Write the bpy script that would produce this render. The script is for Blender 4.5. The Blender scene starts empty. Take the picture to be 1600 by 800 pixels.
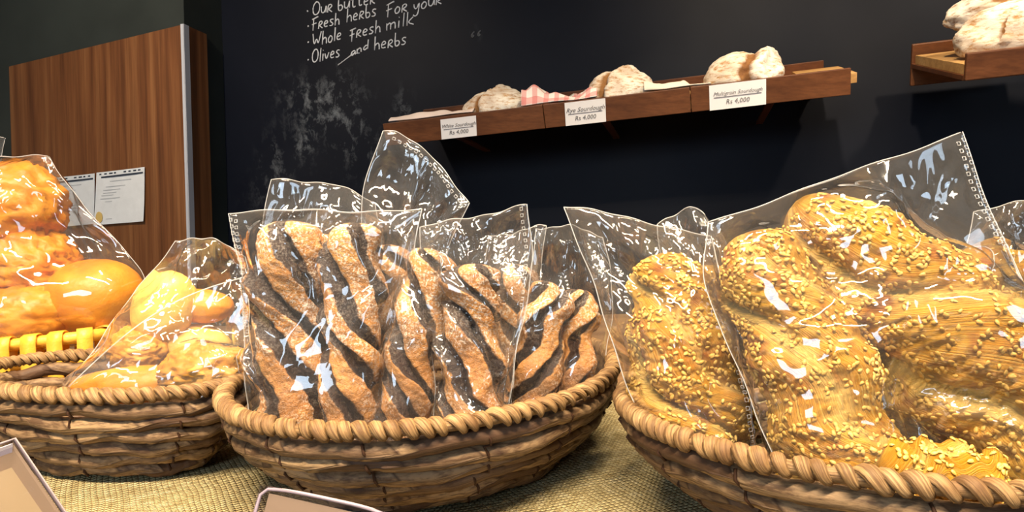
import bpy, math, random
import numpy as np
from mathutils import Vector, Matrix, noise
from mathutils.bvhtree import BVHTree

scene = bpy.context.scene
COL = scene.collection

# ------------------------------------------------------------------ camera
F = 1050.0                       # focal length in pixels of a 1600 px wide frame
ROLL = math.radians(1.7)
CAM = np.array([0.0, 0.0, 1.15])
cd = bpy.data.cameras.new('camera'); cam = bpy.data.objects.new('camera', cd); COL.objects.link(cam)
cd.sensor_width = 36.0; cd.lens = F * 36.0 / 1600.0; cd.clip_start = 0.02
cr, sr = math.cos(ROLL), math.sin(ROLL)
cam.matrix_world = Matrix(((cr, sr, 0, CAM[0]), (0, 0, -1, CAM[1]), (-sr, cr, 0, CAM[2]), (0, 0, 0, 1)))
scene.camera = cam

# ------------------------------------------------------------------ world, light, exposure
wld = bpy.data.worlds.new('world'); scene.world = wld; wld.use_nodes = True
wld.node_tree.nodes['Background'].inputs[0].default_value = (0.62, 0.75, 1.0, 1)
wld.node_tree.nodes['Background'].inputs[1].default_value = 0.25
scene.view_settings.view_transform = 'Standard'
scene.view_settings.look = 'None'
scene.view_settings.gamma = 1.0
scene.view_settings.use_curve_mapping = False
scene.view_settings.exposure = 0.0
scene.cycles.transparent_max_bounces = 32
scene.cycles.max_bounces = 8
scene.cycles.caustics_reflective = False
scene.cycles.caustics_refractive = False
scene.cycles.sample_clamp_indirect = 4.0

YAW = math.radians(15.0)
WN = np.array([math.sin(YAW), math.cos(YAW), 0.0])     # into the wall
WA = np.array([math.cos(YAW), -math.sin(YAW), 0.0])    # along the wall, to the right
ZZ = np.array([0.0, 0.0, 1.0])
def RW(a, n, z):                                       # room frame -> world
    return WA * a + WN * n + ZZ * z

def lamp(name, loc, target, size, power, color, shape='DISK', size_y=None, spread=None):
    l = bpy.data.lights.new(name, 'AREA'); l.energy = power; l.color = color; l.shape = shape
    l.size = size
    if size_y: l.size_y = size_y
    if spread: l.spread = spread
    o = bpy.data.objects.new(name, l); COL.objects.link(o)
    o.location = Vector(loc)
    o.rotation_euler = (Vector(target) - Vector(loc)).to_track_quat('-Z', 'Y').to_euler()
    return o
WARM = (1.0, 0.80, 0.56)
for i, (x, y) in enumerate([(-0.75, -0.35), (-0.15, -0.50), (0.50, -0.40), (-0.35, 0.55), (0.45, 0.45)]):
    front = y < 0
    lamp('ceiling_lamp', (x, y, 2.72), (x * 0.8, 0.62, 1.0), 0.55, 12.0 if front else 7.5, WARM, 'RECTANGLE', 0.07, spread=math.radians(75 if front else 110))
lamp('shelf_lamp', RW(0.25, 0.85, 2.72), RW(0.35, 1.95, 1.55), 0.10, 7.5, WARM, spread=math.radians(80))
lamp('shelf_lamp', RW(1.15, 0.85, 2.72), RW(1.05, 1.9, 1.5), 0.10, 7.5, WARM, spread=math.radians(80))
lamp('column_lamp', RW(-1.6, 0.55, 2.72), RW(-1.75, 2.0, 1.6), 0.10, 8.0, (1.0, 0.84, 0.66), spread=math.radians(90))
lamp('window_daylight', RW(-0.7, -2.86, 1.75), RW(-0.5, 2.0, 1.1), 1.7, 60.0, (0.66, 0.82, 1.0), 'RECTANGLE', 1.1)
lamp('window_daylight', RW(2.86, -0.6, 1.7), RW(0, 0.3, 1.1), 1.3, 34.0, (0.62, 0.80, 1.0), 'RECTANGLE', 1.1)

# ------------------------------------------------------------------ pixel helpers (1600x800 frame)
def ray(px, py):
    u = (px - 800.0) / F; v = (400.0 - py) / F
    return np.array([u * cr + v * sr, 1.0, -u * sr + v * cr])
def P(px, py, d):
    return CAM + ray(px, py) * d
def on_wall(px, py, dist):                             # hit the plane WN . p = dist
    r = ray(px, py); t = dist / float(r @ WN)
    return CAM + r * t
T_SLOPE = 0.0762
H_RIM, H_TAB = 0.158, 0.238
def on_plane(px, py, h):
    r = ray(px, py); d = h / (T_SLOPE - r[2]); return CAM + r * d
def table_z(y, h=H_TAB):
    return CAM[2] - h + T_SLOPE * y
TN = np.array([0.0, -T_SLOPE, 1.0]); TN /= np.linalg.norm(TN)
TY = np.array([0.0, 1.0, T_SLOPE]); TY /= np.linalg.norm(TY)
TX = np.array([1.0, 0.0, 0.0])

# ------------------------------------------------------------------ object helpers
def tag(o, label=None, cat=None, group=None, kind=None):
    if label: o['label'] = label
    if cat: o['category'] = cat
    if group: o['group'] = group
    if kind: o['kind'] = kind
    return o
def empty(name, loc):
    o = bpy.data.objects.new(name, None); COL.objects.link(o); o.location = Vector(loc); o.empty_display_size = 0.02
    return o
def origin_of(o):
    v = np.zeros(3)
    while o is not None:
        v += np.array(o.location); o = o.parent
    return v
def mesh_obj(name, verts, faces, mat, parent=None, origin=None, smooth=True, attrs=None, uv=None):
    verts = np.asarray(verts, float).reshape(-1, 3)
    if origin is None:
        origin = np.array([verts[:, 0].mean(), verts[:, 1].mean(), verts[:, 2].min()])
    origin = np.asarray(origin, float)
    me = bpy.data.meshes.new(name)
    me.from_pydata((verts - origin).tolist(), [], [list(map(int, f)) for f in faces])
    if smooth: me.polygons.foreach_set('use_smooth', [True] * len(me.polygons))
    if attrs:
        for k, a in attrs.items():
            at = me.attributes.new(k, 'FLOAT', 'POINT'); at.data.foreach_set('value', np.asarray(a, float).ravel())
    if uv is not None:
        uv = np.asarray(uv, float)
        at = me.attributes.new('co', 'FLOAT_VECTOR', 'POINT'); at.data.foreach_set('vector', uv.ravel())
    me.materials.append(mat); me.update()
    o = bpy.data.objects.new(name, me); COL.objects.link(o)
    if parent is not None:
        o.parent = parent; o.location = Vector(origin - origin_of(parent))
    else:
        o.location = Vector(origin)
    return o
class MB:
    def __init__(s): s.v = []; s.f = []; s.a = []
    def add(s, v, f, a=None):
        b = len(s.v); s.v += [tuple(map(float, x)) for x in v]; s.f += [[i + b for i in q] for q in f]
        s.a += list(a) if a is not None else [0.0] * len(v)
    def quadbox(s, o, x, y, z):                        # parallelepiped from corner o with edge vectors
        o, x, y, z = map(lambda q: np.asarray(q, float), (o, x, y, z))
        v = [o, o + x, o + x + y, o + y, o + z, o + x + z, o + x + y + z, o + y + z]
        f = [(0, 3, 2, 1), (4, 5, 6, 7), (0, 1, 5, 4), (1, 2, 6, 5), (2, 3, 7, 6), (3, 0, 4, 7)]
        if np.dot(np.cross(x, y), z) < 0: f = [q[::-1] for q in f]
        s.add(v, f)
    def tube(s, pts, rad, n=8, closed=False, cap=True):
        pts = [np.asarray(p, float) for p in pts]; m = len(pts)
        rad = rad if hasattr(rad, '__len__') else [rad] * m
        v = []; prev = None
        for i in range(m):
            a = pts[(i - 1) % m] if (closed or i > 0) else pts[i]
            b = pts[(i + 1) % m] if (closed or i < m - 1) else pts[i]
            t = b - a; t /= (np.linalg.norm(t) + 1e-12)
            if prev is None:
                up = np.array([0, 0, 1.0]) if abs(t[2]) < .9 else np.array([1.0, 0, 0])
                n1 = np.cross(t, up)
            else:
                n1 = prev - t * (prev @ t)
            n1 /= (np.linalg.norm(n1) + 1e-12); prev = n1
            n2 = np.cross(t, n1)
            for k in range(n):
                q = 2 * math.pi * k / n
                v.append(pts[i] + rad[i] * (math.cos(q) * n1 + math.sin(q) * n2))
        f = []
        for i in range(m if closed else m - 1):
            j = (i + 1) % m
            for k in range(n):
                l = (k + 1) % n
                f.append((i * n + k, i * n + l, j * n + l, j * n + k))
        if cap and not closed:
            f.append(tuple(range(n))[::-1]); f.append(tuple((m - 1) * n + k for k in range(n)))
        s.add(v, f)
    def build(s, name, mat, parent=None, smooth=False, origin=None):
        return mesh_obj(name, s.v, s.f, mat, parent, origin, smooth)
def bevel(o, w=0.002, seg=2):
    m = o.modifiers.new('bevel', 'BEVEL'); m.width = w; m.segments = seg; m.limit_method = 'ANGLE'
    return o
def fbm(p, sc, seed=0.0, oct=3):
    return noise.fractal(Vector((p[0] * sc + seed, p[1] * sc + seed * 1.7, p[2] * sc - seed)), 0.8, 2.1, oct)

# ------------------------------------------------------------------ materials
class NT:
    def __init__(s, name):
        s.m = bpy.data.materials.new(name); s.m.use_nodes = True
        s.t = s.m.node_tree; s.t.nodes.clear()
        s.out = s.t.nodes.new('ShaderNodeOutputMaterial')
    def n(s, kind, **kw):
        nd = s.t.nodes.new(kind)
        for k, v in kw.items():
            if k.startswith('i_'):
                key = k[2:]
                key = int(key) if key.isdigit() else key.replace('_', ' ')
                if hasattr(v, 'is_output'): s.t.links.new(v, nd.inputs[key])
                else: nd.inputs[key].default_value = v
            else: setattr(nd, k, v)
        return nd
    def math(s, op, a, b=None, clamp=False):
        nd = s.n('ShaderNodeMath', operation=op, use_clamp=clamp)
        for i, x in enumerate((a, b)):
            if x is None: continue
            if hasattr(x, 'is_output'): s.t.links.new(x, nd.inputs[i])
            else: nd.inputs[i].default_value = x
        return nd.outputs[0]
    def ramp(s, fac, stops, interp='LINEAR'):
        nd = s.n('ShaderNodeValToRGB'); s.t.links.new(fac, nd.inputs[0]); cr_ = nd.color_ramp; cr_.interpolation = interp
        while len(cr_.elements) < len(stops): cr_.elements.new(0.5)
        for e, (p, c) in zip(cr_.elements, stops):
            e.position = p; e.color = (c, c, c, 1) if not hasattr(c, '__len__') else (*c[:3], 1)
        return nd.outputs[0]
    def mix(s, fac, a, b, blend='MIX'):
        nd = s.n('ShaderNodeMix', data_type='RGBA', blend_type=blend)
        for i, x in ((0, fac), (6, a), (7, b)):
            if hasattr(x, 'is_output'): s.t.links.new(x, nd.inputs[i])
            else: nd.inputs[i].default_value = (*x, 1) if hasattr(x, '__len__') else x
        return nd.outputs[2]
    def noise(s, vec, scale, detail=4, rough=.55, dist=0):
        nd = s.n('ShaderNodeTexNoise'); nd.inputs['Scale'].default_value = scale; nd.inputs['Detail'].default_value = detail
        nd.inputs['Roughness'].default_value = rough; nd.inputs['Distortion'].default_value = dist
        if vec is not None: s.t.links.new(vec, nd.inputs['Vector'])
        return nd.outputs[0]
    def obj(s): return s.n('ShaderNodeTexCoord').outputs['Object']
    def attr(s, name): return s.n('ShaderNodeAttribute', attribute_name=name)
    def map(s, vec, scale=(1, 1, 1), rot=(0, 0, 0)):
        nd = s.n('ShaderNodeMapping'); nd.inputs['Scale'].default_value = scale; nd.inputs['Rotation'].default_value = rot
        s.t.links.new(vec, nd.inputs['Vector']); return nd.outputs[0]
    def bump(s, h, strength=.5, dist=.002):
        nd = s.n('ShaderNodeBump'); nd.inputs['Strength'].default_value = strength; nd.inputs['Distance'].default_value = dist
        s.t.links.new(h, nd.inputs['Height']); return nd.outputs[0]
    def pbr(s, color, rough=.5, normal=None, spec=.5, **kw):
        b = s.n('ShaderNodeBsdfPrincipled')
        for k, x in (('Base Color', color), ('Roughness', rough), ('Specular IOR Level', spec), ('Normal', normal), *kw.items()):
            if x is None: continue
            if hasattr(x, 'is_output'): s.t.links.new(x, b.inputs[k])
            elif k == 'Base Color': b.inputs[k].default_value = (*x, 1)
            else: b.inputs[k].default_value = x
        s.t.links.new(b.outputs[0], s.out.inputs[0]); return s.m
def plain(name, c, rough=.5, spec=.5, **kw):
    t = NT(name); return t.pbr(c, rough, None, spec, **kw)
M = {}
def m_chalkboard():
    t = NT('chalkboard_paint'); v = t.obj()
    base = t.ramp(t.noise(v, 3.0), [(.3, (.0024, .0036, .0085)), (.7, (.0044, .0062, .0125))])  # blue cast of the window's reflection is put into the base colour
    # wiped chalk smears: two patches of their own shape low on the left of the board
    at = t.attr('smear').outputs['Fac']
    sm = t.noise(t.map(v, (24, 24, 17)), 1.0, 7, .72, .25)
    sm = t.ramp(sm, [(.50, 0.0), (.70, 1.0)])
    fac = t.math('MULTIPLY', sm, at, True)
    col = t.mix(t.math('MULTIPLY', fac, .40), base, (.42, .45, .47))
    dust = t.ramp(t.noise(v, 1.3, 3), [(.5, 0.0), (.9, .05)])
    col = t.mix(dust, col, (.3, .3, .3))
    return t.pbr(col, .5, t.bump(t.noise(v, 160, 2), .08, .0004), .12)
def m_darkpaint(name, c, r=.5):
    t = NT(name); v = t.obj()
    col = t.mix(t.ramp(t.noise(v, 2.2, 5), [(.35, 0.0), (.75, 1.0)]), c, tuple(x * 1.7 for x in c))
    return t.pbr(col, r, None, .35)
def m_wood(name, c1, c2, c3, rot=(0, 0, 0), sc=(26, 26, .7), rough=.38):
    t = NT(name); v = t.map(t.obj(), sc, rot)
    g = t.noise(v, 1.0, 5, .55, .4); g2 = t.noise(t.map(t.obj(), tuple(x * 6 for x in sc), rot), 1.0, 3, .6)
    col = t.ramp(g, [(.30, c1), (.5, c2), (.70, c3)])
    col = t.mix(t.ramp(g2, [(.35, .35), (.6, 0.0)]), col, tuple(x * .45 for x in c1))
    return t.pbr(col, rough, t.bump(g2, .08, .0006), .4)
def two_sided_ior(t, fr, ior):                           # a thin sheet reflects alike from both faces
    g = t.n('ShaderNodeNewGeometry')
    t.t.links.new(t.math('ADD', t.math('MULTIPLY', g.outputs['Backfacing'], 1 / ior - ior), ior), fr.inputs['IOR'])
def m_film():
    t = NT('clear_plastic_film')
    fr = t.n('ShaderNodeFresnel'); two_sided_ior(t, fr, 1.5)
    fac = t.math('MULTIPLY', fr.outputs[0], 2.0, True)
    tr = t.n('ShaderNodeBsdfTransparent'); tr.inputs[0].default_value = (.97, .97, .965, 1)
    gl = t.n('ShaderNodeBsdfGlossy'); gl.inputs['Roughness'].default_value = .045; gl.inputs['Color'].default_value = (1, 1, 1, 1)
    df = t.n('ShaderNodeBsdfTranslucent'); df.inputs['Color'].default_value = (.9, .9, .9, 1)
    dd = t.n('ShaderNodeBsdfDiffuse'); dd.inputs['Color'].default_value = (.9, .9, .9, 1)
    mm = t.n('ShaderNodeMixShader'); mm.inputs[0].default_value = .5
    t.t.links.new(dd.outputs[0], mm.inputs[1]); t.t.links.new(df.outputs[0], mm.inputs[2])
    m1 = t.n('ShaderNodeMixShader'); m1.inputs[0].default_value = .042
    t.t.links.new(tr.outputs[0], m1.inputs[1]); t.t.links.new(mm.outputs[0], m1.inputs[2])
    m2 = t.n('ShaderNodeMixShader'); t.t.links.new(fac, m2.inputs[0])
    t.t.links.new(m1.outputs[0], m2.inputs[1]); t.t.links.new(gl.outputs[0], m2.inputs[2])
    t.t.links.new(m2.outputs[0], t.out.inputs[0]); return t.m
def m_seam():
    t = NT('film_seam')
    tr = t.n('ShaderNodeBsdfTransparent'); pb = t.n('ShaderNodeBsdfPrincipled')
    pb.inputs['Base Color'].default_value = (.85, .86, .87, 1); pb.inputs['Roughness'].default_value = .15
    mx = t.n('ShaderNodeMixShader'); mx.inputs[0].default_value = .34
    t.t.links.new(tr.outputs[0], mx.inputs[1]); t.t.links.new(pb.outputs[0], mx.inputs[2])
    t.t.links.new(mx.outputs[0], t.out.inputs[0]); return t.m
def m_choc():
    t = NT('sugared_chocolate_twist'); v = t.obj(); e = t.attr('groove').outputs['Fac']; co = t.attr('co').outputs['Vector']
    big = t.noise(v, 28, 4, .6); fine = t.noise(v, 900, 2, .6); str_ = t.noise(t.map(co, (2.2, 90, 1)), 1.0, 4, .6)
    crust = t.ramp(big, [(.36, (.15, .045, .010)), (.48, (.40, .145, .028)), (.66, (.62, .27, .055))])
    lobe = t.attr('lobe').outputs['Fac']
    crust = t.mix(t.math('MULTIPLY', lobe, .26), crust, (.68, .42, .16))
    crust = t.mix(t.ramp(str_, [(.45, .0), (.7, .30)]), crust, (.70, .40, .13))
    chocm = t.math('ADD', e, t.math('MULTIPLY', t.math('SUBTRACT', t.noise(v, 90, 3), .5), .35))
    cf = t.ramp(chocm, [(.55, 0.0), (.63, 1.0)])
    chocolate = t.ramp(fine, [(.4, (.018, .008, .006)), (.7, (.045, .020, .014))])
    col = t.mix(cf, crust, chocolate)
    fine2 = t.noise(v, 430, 4, .75)
    sug = t.math('MULTIPLY', t.math('MULTIPLY', t.ramp(fine2, [(.50, 0.0), (.56, 1.0)]), t.math('SUBTRACT', 1.0, t.math('MULTIPLY', cf, .80))), t.ramp(t.noise(v, 19, 4), [(.40, .10), (.62, .95)]))
    col = t.mix(sug, col, (.78, .70, .60))
    h = t.math('ADD', t.math('MULTIPLY', fine, .5), t.noise(v, 220, 4))
    return t.pbr(col, .55, t.bump(h, .8, .0022), .35)
def m_sesame():
    t = NT('golden_puff_pastry'); v = t.obj(); e = t.attr('groove').outputs['Fac']; co = t.attr('co').outputs['Vector']
    big = t.noise(v, 17, 4, .6); str_ = t.noise(t.map(co, (2.0, 75, 1)), 1.0, 5, .62, .5); med = t.noise(v, 60, 4)
    col = t.ramp(big, [(.30, (.38, .125, .006)), (.45, (.60, .265, .011)), (.64, (.72, .38, .020)), (.80, (.76, .49, .08))])
    col = t.mix(t.ramp(str_, [(.48, 0.0), (.70, .65)]), col, (.84, .60, .17))
    pale = t.ramp(t.math('ADD', e, t.math('MULTIPLY', t.math('SUBTRACT', med, .5), .5)), [(.64, 0.0), (.92, .8)])
    col = t.mix(pale, col, (.80, .54, .15))
    burn = t.ramp(t.noise(v, 42, 3, .5), [(.55, 0.0), (.70, .85)])
    col = t.mix(burn, col, (.30, .070, .008))
    h = t.math('ADD', t.math('MULTIPLY', str_, 1.2), t.math('MULTIPLY', t.noise(v, 150, 4), .6))
    return t.pbr(col, .36, t.bump(h, .9, .004), .45, **{'Subsurface Weight': .08, 'Subsurface Radius': (.006, .003, .001)})
def m_bun(name, a, b, c):
    t = NT(name); v = t.obj()
    col = t.ramp(t.noise(v, 13, 5, .6), [(.3, a), (.5, b), (.72, c)])
    h = t.math('ADD', t.noise(v, 45, 4), t.math('MULTIPLY', t.noise(v, 260, 3), .4))
    return t.pbr(col, .42, t.bump(h, .35, .003), .4)
def m_loaf():
    t = NT('floured_crust'); v = t.obj(); g = t.attr('gash').outputs['Fac']
    n1 = t.noise(v, 16, 5, .65); n2 = t.noise(t.map(v, (40, 40, 120)), 1, 4, .7)
    crust = t.ramp(n1, [(.3, (.26, .11, .035)), (.6, (.52, .29, .11))])
    fl = t.math('MULTIPLY', t.ramp(n2, [(.34, 0.0), (.52, 1.0)]), t.ramp(t.noise(v, 9, 3), [(.30, .35), (.55, .95)]))
    col = t.mix(fl, crust, (.86, .81, .70))
    col = t.mix(t.ramp(g, [(.25, 0.0), (.6, 1.0)]), col, t.ramp(n1, [(.3, (.13, .05, .018)), (.7, (.40, .20, .07))]))
    return t.pbr(col, .8, t.bump(t.math('ADD', n1, n2), .5, .004), .2)
def m_coil():
    t = NT('banana_leaf_coil'); v = t.obj(); co = t.attr('co').outputs['Vector']
    sx = t.n('ShaderNodeSeparateXYZ'); t.t.links.new(co, sx.inputs[0])
    d = t.math('ADD', sx.outputs[0], t.math('MULTIPLY', sx.outputs[1], .022))
    cv = t.n('ShaderNodeCombineXYZ'); t.t.links.new(d, cv.inputs[0]); t.t.links.new(sx.outputs[2], cv.inputs[1])
    lv = t.noise(t.map(cv.outputs[0], (34, 7.3, 1)), 1.0, 2, .5)
    vo = t.n('ShaderNodeTexVoronoi', feature='DISTANCE_TO_EDGE', voronoi_dimensions='2D'); vo.inputs['Scale'].default_value = 1.0
    t.t.links.new(t.map(cv.outputs[0], (15, 3.3, 1)), vo.inputs['Vector'])
    vc = t.n('ShaderNodeTexVoronoi', voronoi_dimensions='2D'); vc.inputs['Scale'].default_value = 1.0
    t.t.links.new(t.map(cv.outputs[0], (15, 3.3, 1)), vc.inputs['Vector'])
    sv = t.n('ShaderNodeSeparateColor'); t.t.links.new(vc.outputs['Color'], sv.inputs[0])
    col = t.ramp(sv.outputs[0], [(0.0, (.10, .054, .029)), (.35, (.20, .122, .062)), (.7, (.28, .178, .092)), (1.0, (.36, .235, .118))])
    fib = t.noise(t.map(co, (60, 5, 3)), 1.0, 4, .65)
    col = t.mix(t.ramp(fib, [(.40, .85), (.60, 0.0)]), col, (.065, .032, .016))
    gap = t.ramp(vo.outputs['Distance'], [(.0, 1.0), (.035, 0.0)])
    col = t.mix(t.math('MULTIPLY', gap, .8), col, (.035, .016, .008))
    h = t.math('ADD', t.ramp(vo.outputs['Distance'], [(0.0, 0.0), (.14, 1.0)]), t.math('MULTIPLY', fib, .5))
    return t.pbr(col, .62, t.bump(h, .6, .0022), .3)
def m_rope():
    t = NT('twisted_leaf_rope'); v = t.obj(); co = t.attr('co').outputs['Vector']
    n1 = t.noise(v, 55, 3); fib = t.noise(t.map(co, (35, 9, 5)), 1.0, 4, .65)
    col = t.ramp(n1, [(.3, (.19, .10, .04)), (.5, (.31, .185, .075)), (.7, (.42, .27, .125))])
    col = t.mix(t.ramp(fib, [(.40, .85), (.60, 0.0)]), col, (.10, .05, .02))
    return t.pbr(col, .6, t.bump(fib, .6, .002), .3)
def m_burlap():
    t = NT('open_weave_burlap'); v = t.obj()
    wv = []
    sx = t.n('ShaderNodeSeparateXYZ'); t.t.links.new(t.map(v, (1, 1, 1), (0, 0, .35)), sx.inputs[0])
    X = t.math('MULTIPLY', t.math('ADD', sx.outputs[0], t.math('MULTIPLY', t.noise(v, 18, 2), .006)), 2 * math.pi / .0072)
    Y = t.math('MULTIPLY', t.math('ADD', sx.outputs[1], t.math('MULTIPLY', t.noise(v, 22, 2), .006)), 2 * math.pi / .0056)
    a = t.math('SINE', X); b = t.math('SINE', Y)
    h = t.math('MULTIPLY', a, b); h = t.math('ABSOLUTE', t.math('ADD', h, t.math('MULTIPLY', t.math('SINE', t.math('MULTIPLY', Y, 2.0)), .35)))
    fine = t.noise(v, 420, 3)
    weave_shade = t.ramp(h, [(.06, 1.0), (.26, 0.0)])  # shade between the threads, painted into the burlap colour
    col = t.ramp(t.noise(v, 120, 3), [(.3, (.42, .33, .15)), (.55, (.62, .52, .27)), (.75, (.74, .65, .40))])
    col = t.mix(t.math('MULTIPLY', weave_shade, .8), col, (.16, .10, .035))
    return t.pbr(col, .75, t.bump(t.math('ADD', h, t.math('MULTIPLY', fine, .3)), 1.0, .003), .2)
def m_linen(name, c, check=None):
    t = NT(name); v = t.obj(); fine = t.noise(v, 300, 2)
    col = t.mix(t.ramp(t.noise(v, 30, 3), [(.3, 0.0), (.8, .4)]), c, tuple(x * .75 for x in c))
    if check:
        co = t.attr('co').outputs['Vector']; sx = t.n('ShaderNodeSeparateXYZ'); t.t.links.new(co, sx.inputs[0])
        for k in (0, 1):
            s_ = t.math('SINE', t.math('MULTIPLY', sx.outputs[k], 2 * math.pi / .030))
            col = t.mix(t.math('MULTIPLY', t.math('GREATER_THAN', s_, .15), .55), col, check)
    return t.pbr(col, .85, t.bump(fine, .3, .001), .15)
def m_acrylic():
    t = NT('clear_acrylic')
    fr = t.n('ShaderNodeFresnel'); two_sided_ior(t, fr, 1.49)
    tr = t.n('ShaderNodeBsdfTransparent'); tr.inputs[0].default_value = (.86, .84, .90, 1)
    gl = t.n('ShaderNodeBsdfGlossy'); gl.inputs['Roughness'].default_value = .08
    mx = t.n('ShaderNodeMixShader'); t.t.links.new(t.math('MULTIPLY', fr.outputs[0], 1.3, True), mx.inputs[0])
    t.t.links.new(tr.outputs[0], mx.inputs[1]); t.t.links.new(gl.outputs[0], mx.inputs[2])
    t.t.links.new(mx.outputs[0], t.out.inputs[0]); return t.m
M['chalkboard'] = m_chalkboard()
M['darkpaint'] = m_darkpaint('dark_wall_paint', (.026, .031, .027), .40)
M['panel_wood'] = m_wood('walnut_panel', (.105, .036, .013), (.20, .075, .025), (.29, .125, .045))
M['shelf_wood'] = m_wood('shelf_walnut', (.085, .030, .012), (.125, .045, .017), (.165, .062, .024), (0, 0, 0), (1.2, 30, 30))
M['oak'] = m_wood('pale_oak', (.42, .22, .07), (.55, .32, .12), (.66, .42, .18), (0, 0, 0), (2, 30, 30))
M['counter_wood'] = m_wood('counter_wood', (.16, .09, .045), (.24, .14, .07), (.30, .18, .09), (0, 0, 0), (2, 30, 30))
M['chrome'] = plain('brushed_chrome', (.80, .82, .88), .42, .5, Metallic=.55)
M['chalk'] = plain('white_chalk', (.72, .73, .74), .95, .1)
M['faint_chalk'] = plain('faint_chalk', (.10, .105, .11), .95, .1)
M['paper'] = m_linen('white_paper', (.78, .80, .80))
M['card'] = plain('white_card', (.82, .82, .83), .7, .2)
M['ink'] = plain('grey_ink', (.12, .12, .13), .8, .2)
M['faint_ink'] = plain('pale_print', (.50, .52, .53), .8, .2)
M['navy_ink'] = plain('dark_header_print', (.04, .05, .07), .8, .2)
M['gold'] = plain('gold_seal', (.72, .50, .16), .5, .3)
M['film'] = m_film(); M['seam'] = m_seam(); M['choc'] = m_choc(); M['sesame'] = m_sesame(); M['loaf'] = m_loaf()
M['bun'] = m_bun('glazed_orange_bun', (.55, .15, .006), (.70, .25, .010), (.78, .34, .022))
M['crumple'] = m_bun('crinkled_orange_pastry', (.46, .125, .006), (.66, .24, .012), (.76, .35, .035))
M['cheese'] = m_bun('browned_cheese_pastry', (.34, .11, .012), (.66, .30, .035), (.78, .50, .15))
M['sponge'] = m_bun('yellow_sponge', (.72, .38, .05), (.82, .52, .12), (.86, .62, .2))
M['seed'] = m_bun('sesame_seed', (.54, .30, .05), (.67, .42, .10), (.77, .55, .20))
M['coil'] = m_coil(); M['rope'] = m_rope()
M['stitch'] = plain('dark_fibre', (.045, .020, .010), .7, .2)
M['yellow_cane'] = m_bun('orange_cane', (.62, .26, .02), (.78, .38, .035), (.85, .48, .07))
M['burlap'] = m_burlap()
M['cloth'] = m_linen('cream_linen', (.78, .68, .56)); M['pink_cloth'] = m_linen('pinkish_linen', (.80, .66, .58))
M['check'] = m_linen('red_checked_linen', (.84, .78, .72), (.62, .13, .12))
M['acrylic_rim'] = plain('lilac_acrylic_edge', (.40, .34, .36), .25, .5); M['acrylic'] = m_acrylic(); M['beige_card'] = plain('beige_card', (.34, .27, .15), .7, .2)
M['plaster'] = m_darkpaint('cream_plaster', (.42, .38, .33), .8)
M['floor'] = m_wood('floor_boards', (.18, .11, .06), (.24, .15, .08), (.3, .19, .1), (0, 0, 0), (20, 1, 20))
M['ceiling'] = m_darkpaint('grey_ceiling', (.30, .29, .27), .8)

# ------------------------------------------------------------------ room shell
WALL, COLF = 2.25, 2.045
def roombox(name, a0, a1, n0, n1, z0, z1, mat, parent=None):
    b = MB(); b.quadbox(RW(a0, n0, z0), WA * (a1 - a0), WN * (n1 - n0), ZZ * (z1 - z0))
    o = b.build(name, mat, parent)
    if parent is None: o['kind'] = 'structure'
    return o
# blackboard wall: a fine grid so the chalk smears keep their own place
na, nz = 260, 110
aa = np.linspace(-2.2, 3.0, na); zz = np.linspace(0.0, 2.8, nz)
gv = [RW(a, WALL, z) for z in zz for a in aa]
gf = [(j * na + i, j * na + i + 1, (j + 1) * na + i + 1, (j + 1) * na + i) for j in range(nz - 1) for i in range(na - 1)]
sm = np.zeros(len(gv)); gva = np.array(gv)
for px, py, rx, rz, w in [(480, 150, .10, .07, .8), (505, 180, .09, .07, 1), (545, 165, .08, .09, .55), (630, 172, .03, .06, .9), (430, 255, .06, .10, .6), (475, 225, .05, .06, 1),
                          (545, 200, .06, .07, .9), (570, 240, .12, .08, .5), (525, 130, .05, .05, .6), (430, 310, .10, .08, .3), (745, 52, .02, .02, .25)]:
    c = on_wall(px, py, WALL); da = (gva - c) @ WA; dz = gva[:, 2] - c[2]
    sm += w * np.exp(-(da / rx) ** 2 - (dz / rz) ** 2)
back_v = [v + WN * .1 for v in (RW(-2.2, WALL, 0), RW(3.0, WALL, 0), RW(3.0, WALL, 2.8), RW(-2.2, WALL, 2.8))]
nb = len(gv); gf2 = gf + [(nb, nb + 3, nb + 2, nb + 1)]
wall_back = mesh_obj('wall_back', gv + back_v, gf2, M['chalkboard'], attrs={'smear': np.concatenate([np.clip(sm, 0, 1), np.zeros(4)])})
wall_back['kind'] = 'structure'
corner_a = float((on_wall(297, 350, COLF) - CAM) @ WA) + float(CAM @ WA)
o = roombox('wall_left', -3.0, corner_a, COLF, WALL + .1, 0, 2.8, M['darkpaint'])
roombox('wall_side', -3.1, -3.0, -2.9, COLF + .2, 0, 2.8, M['plaster'])
roombox('wall_right', 2.9, 3.0, -2.9, WALL, 0, 2.8, M['plaster'])
roombox('wall_front', -3.0, 3.0, -3.0, -2.9, 0, 2.8, M['plaster'])
roombox('floor', -3.1, 3.1, -3.0, 2.4, -.1, 0, M['floor'])
roombox('ceiling', -3.1, 3.1, -3.0, 2.4, 2.8, 2.9, M['ceiling'])
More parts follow.
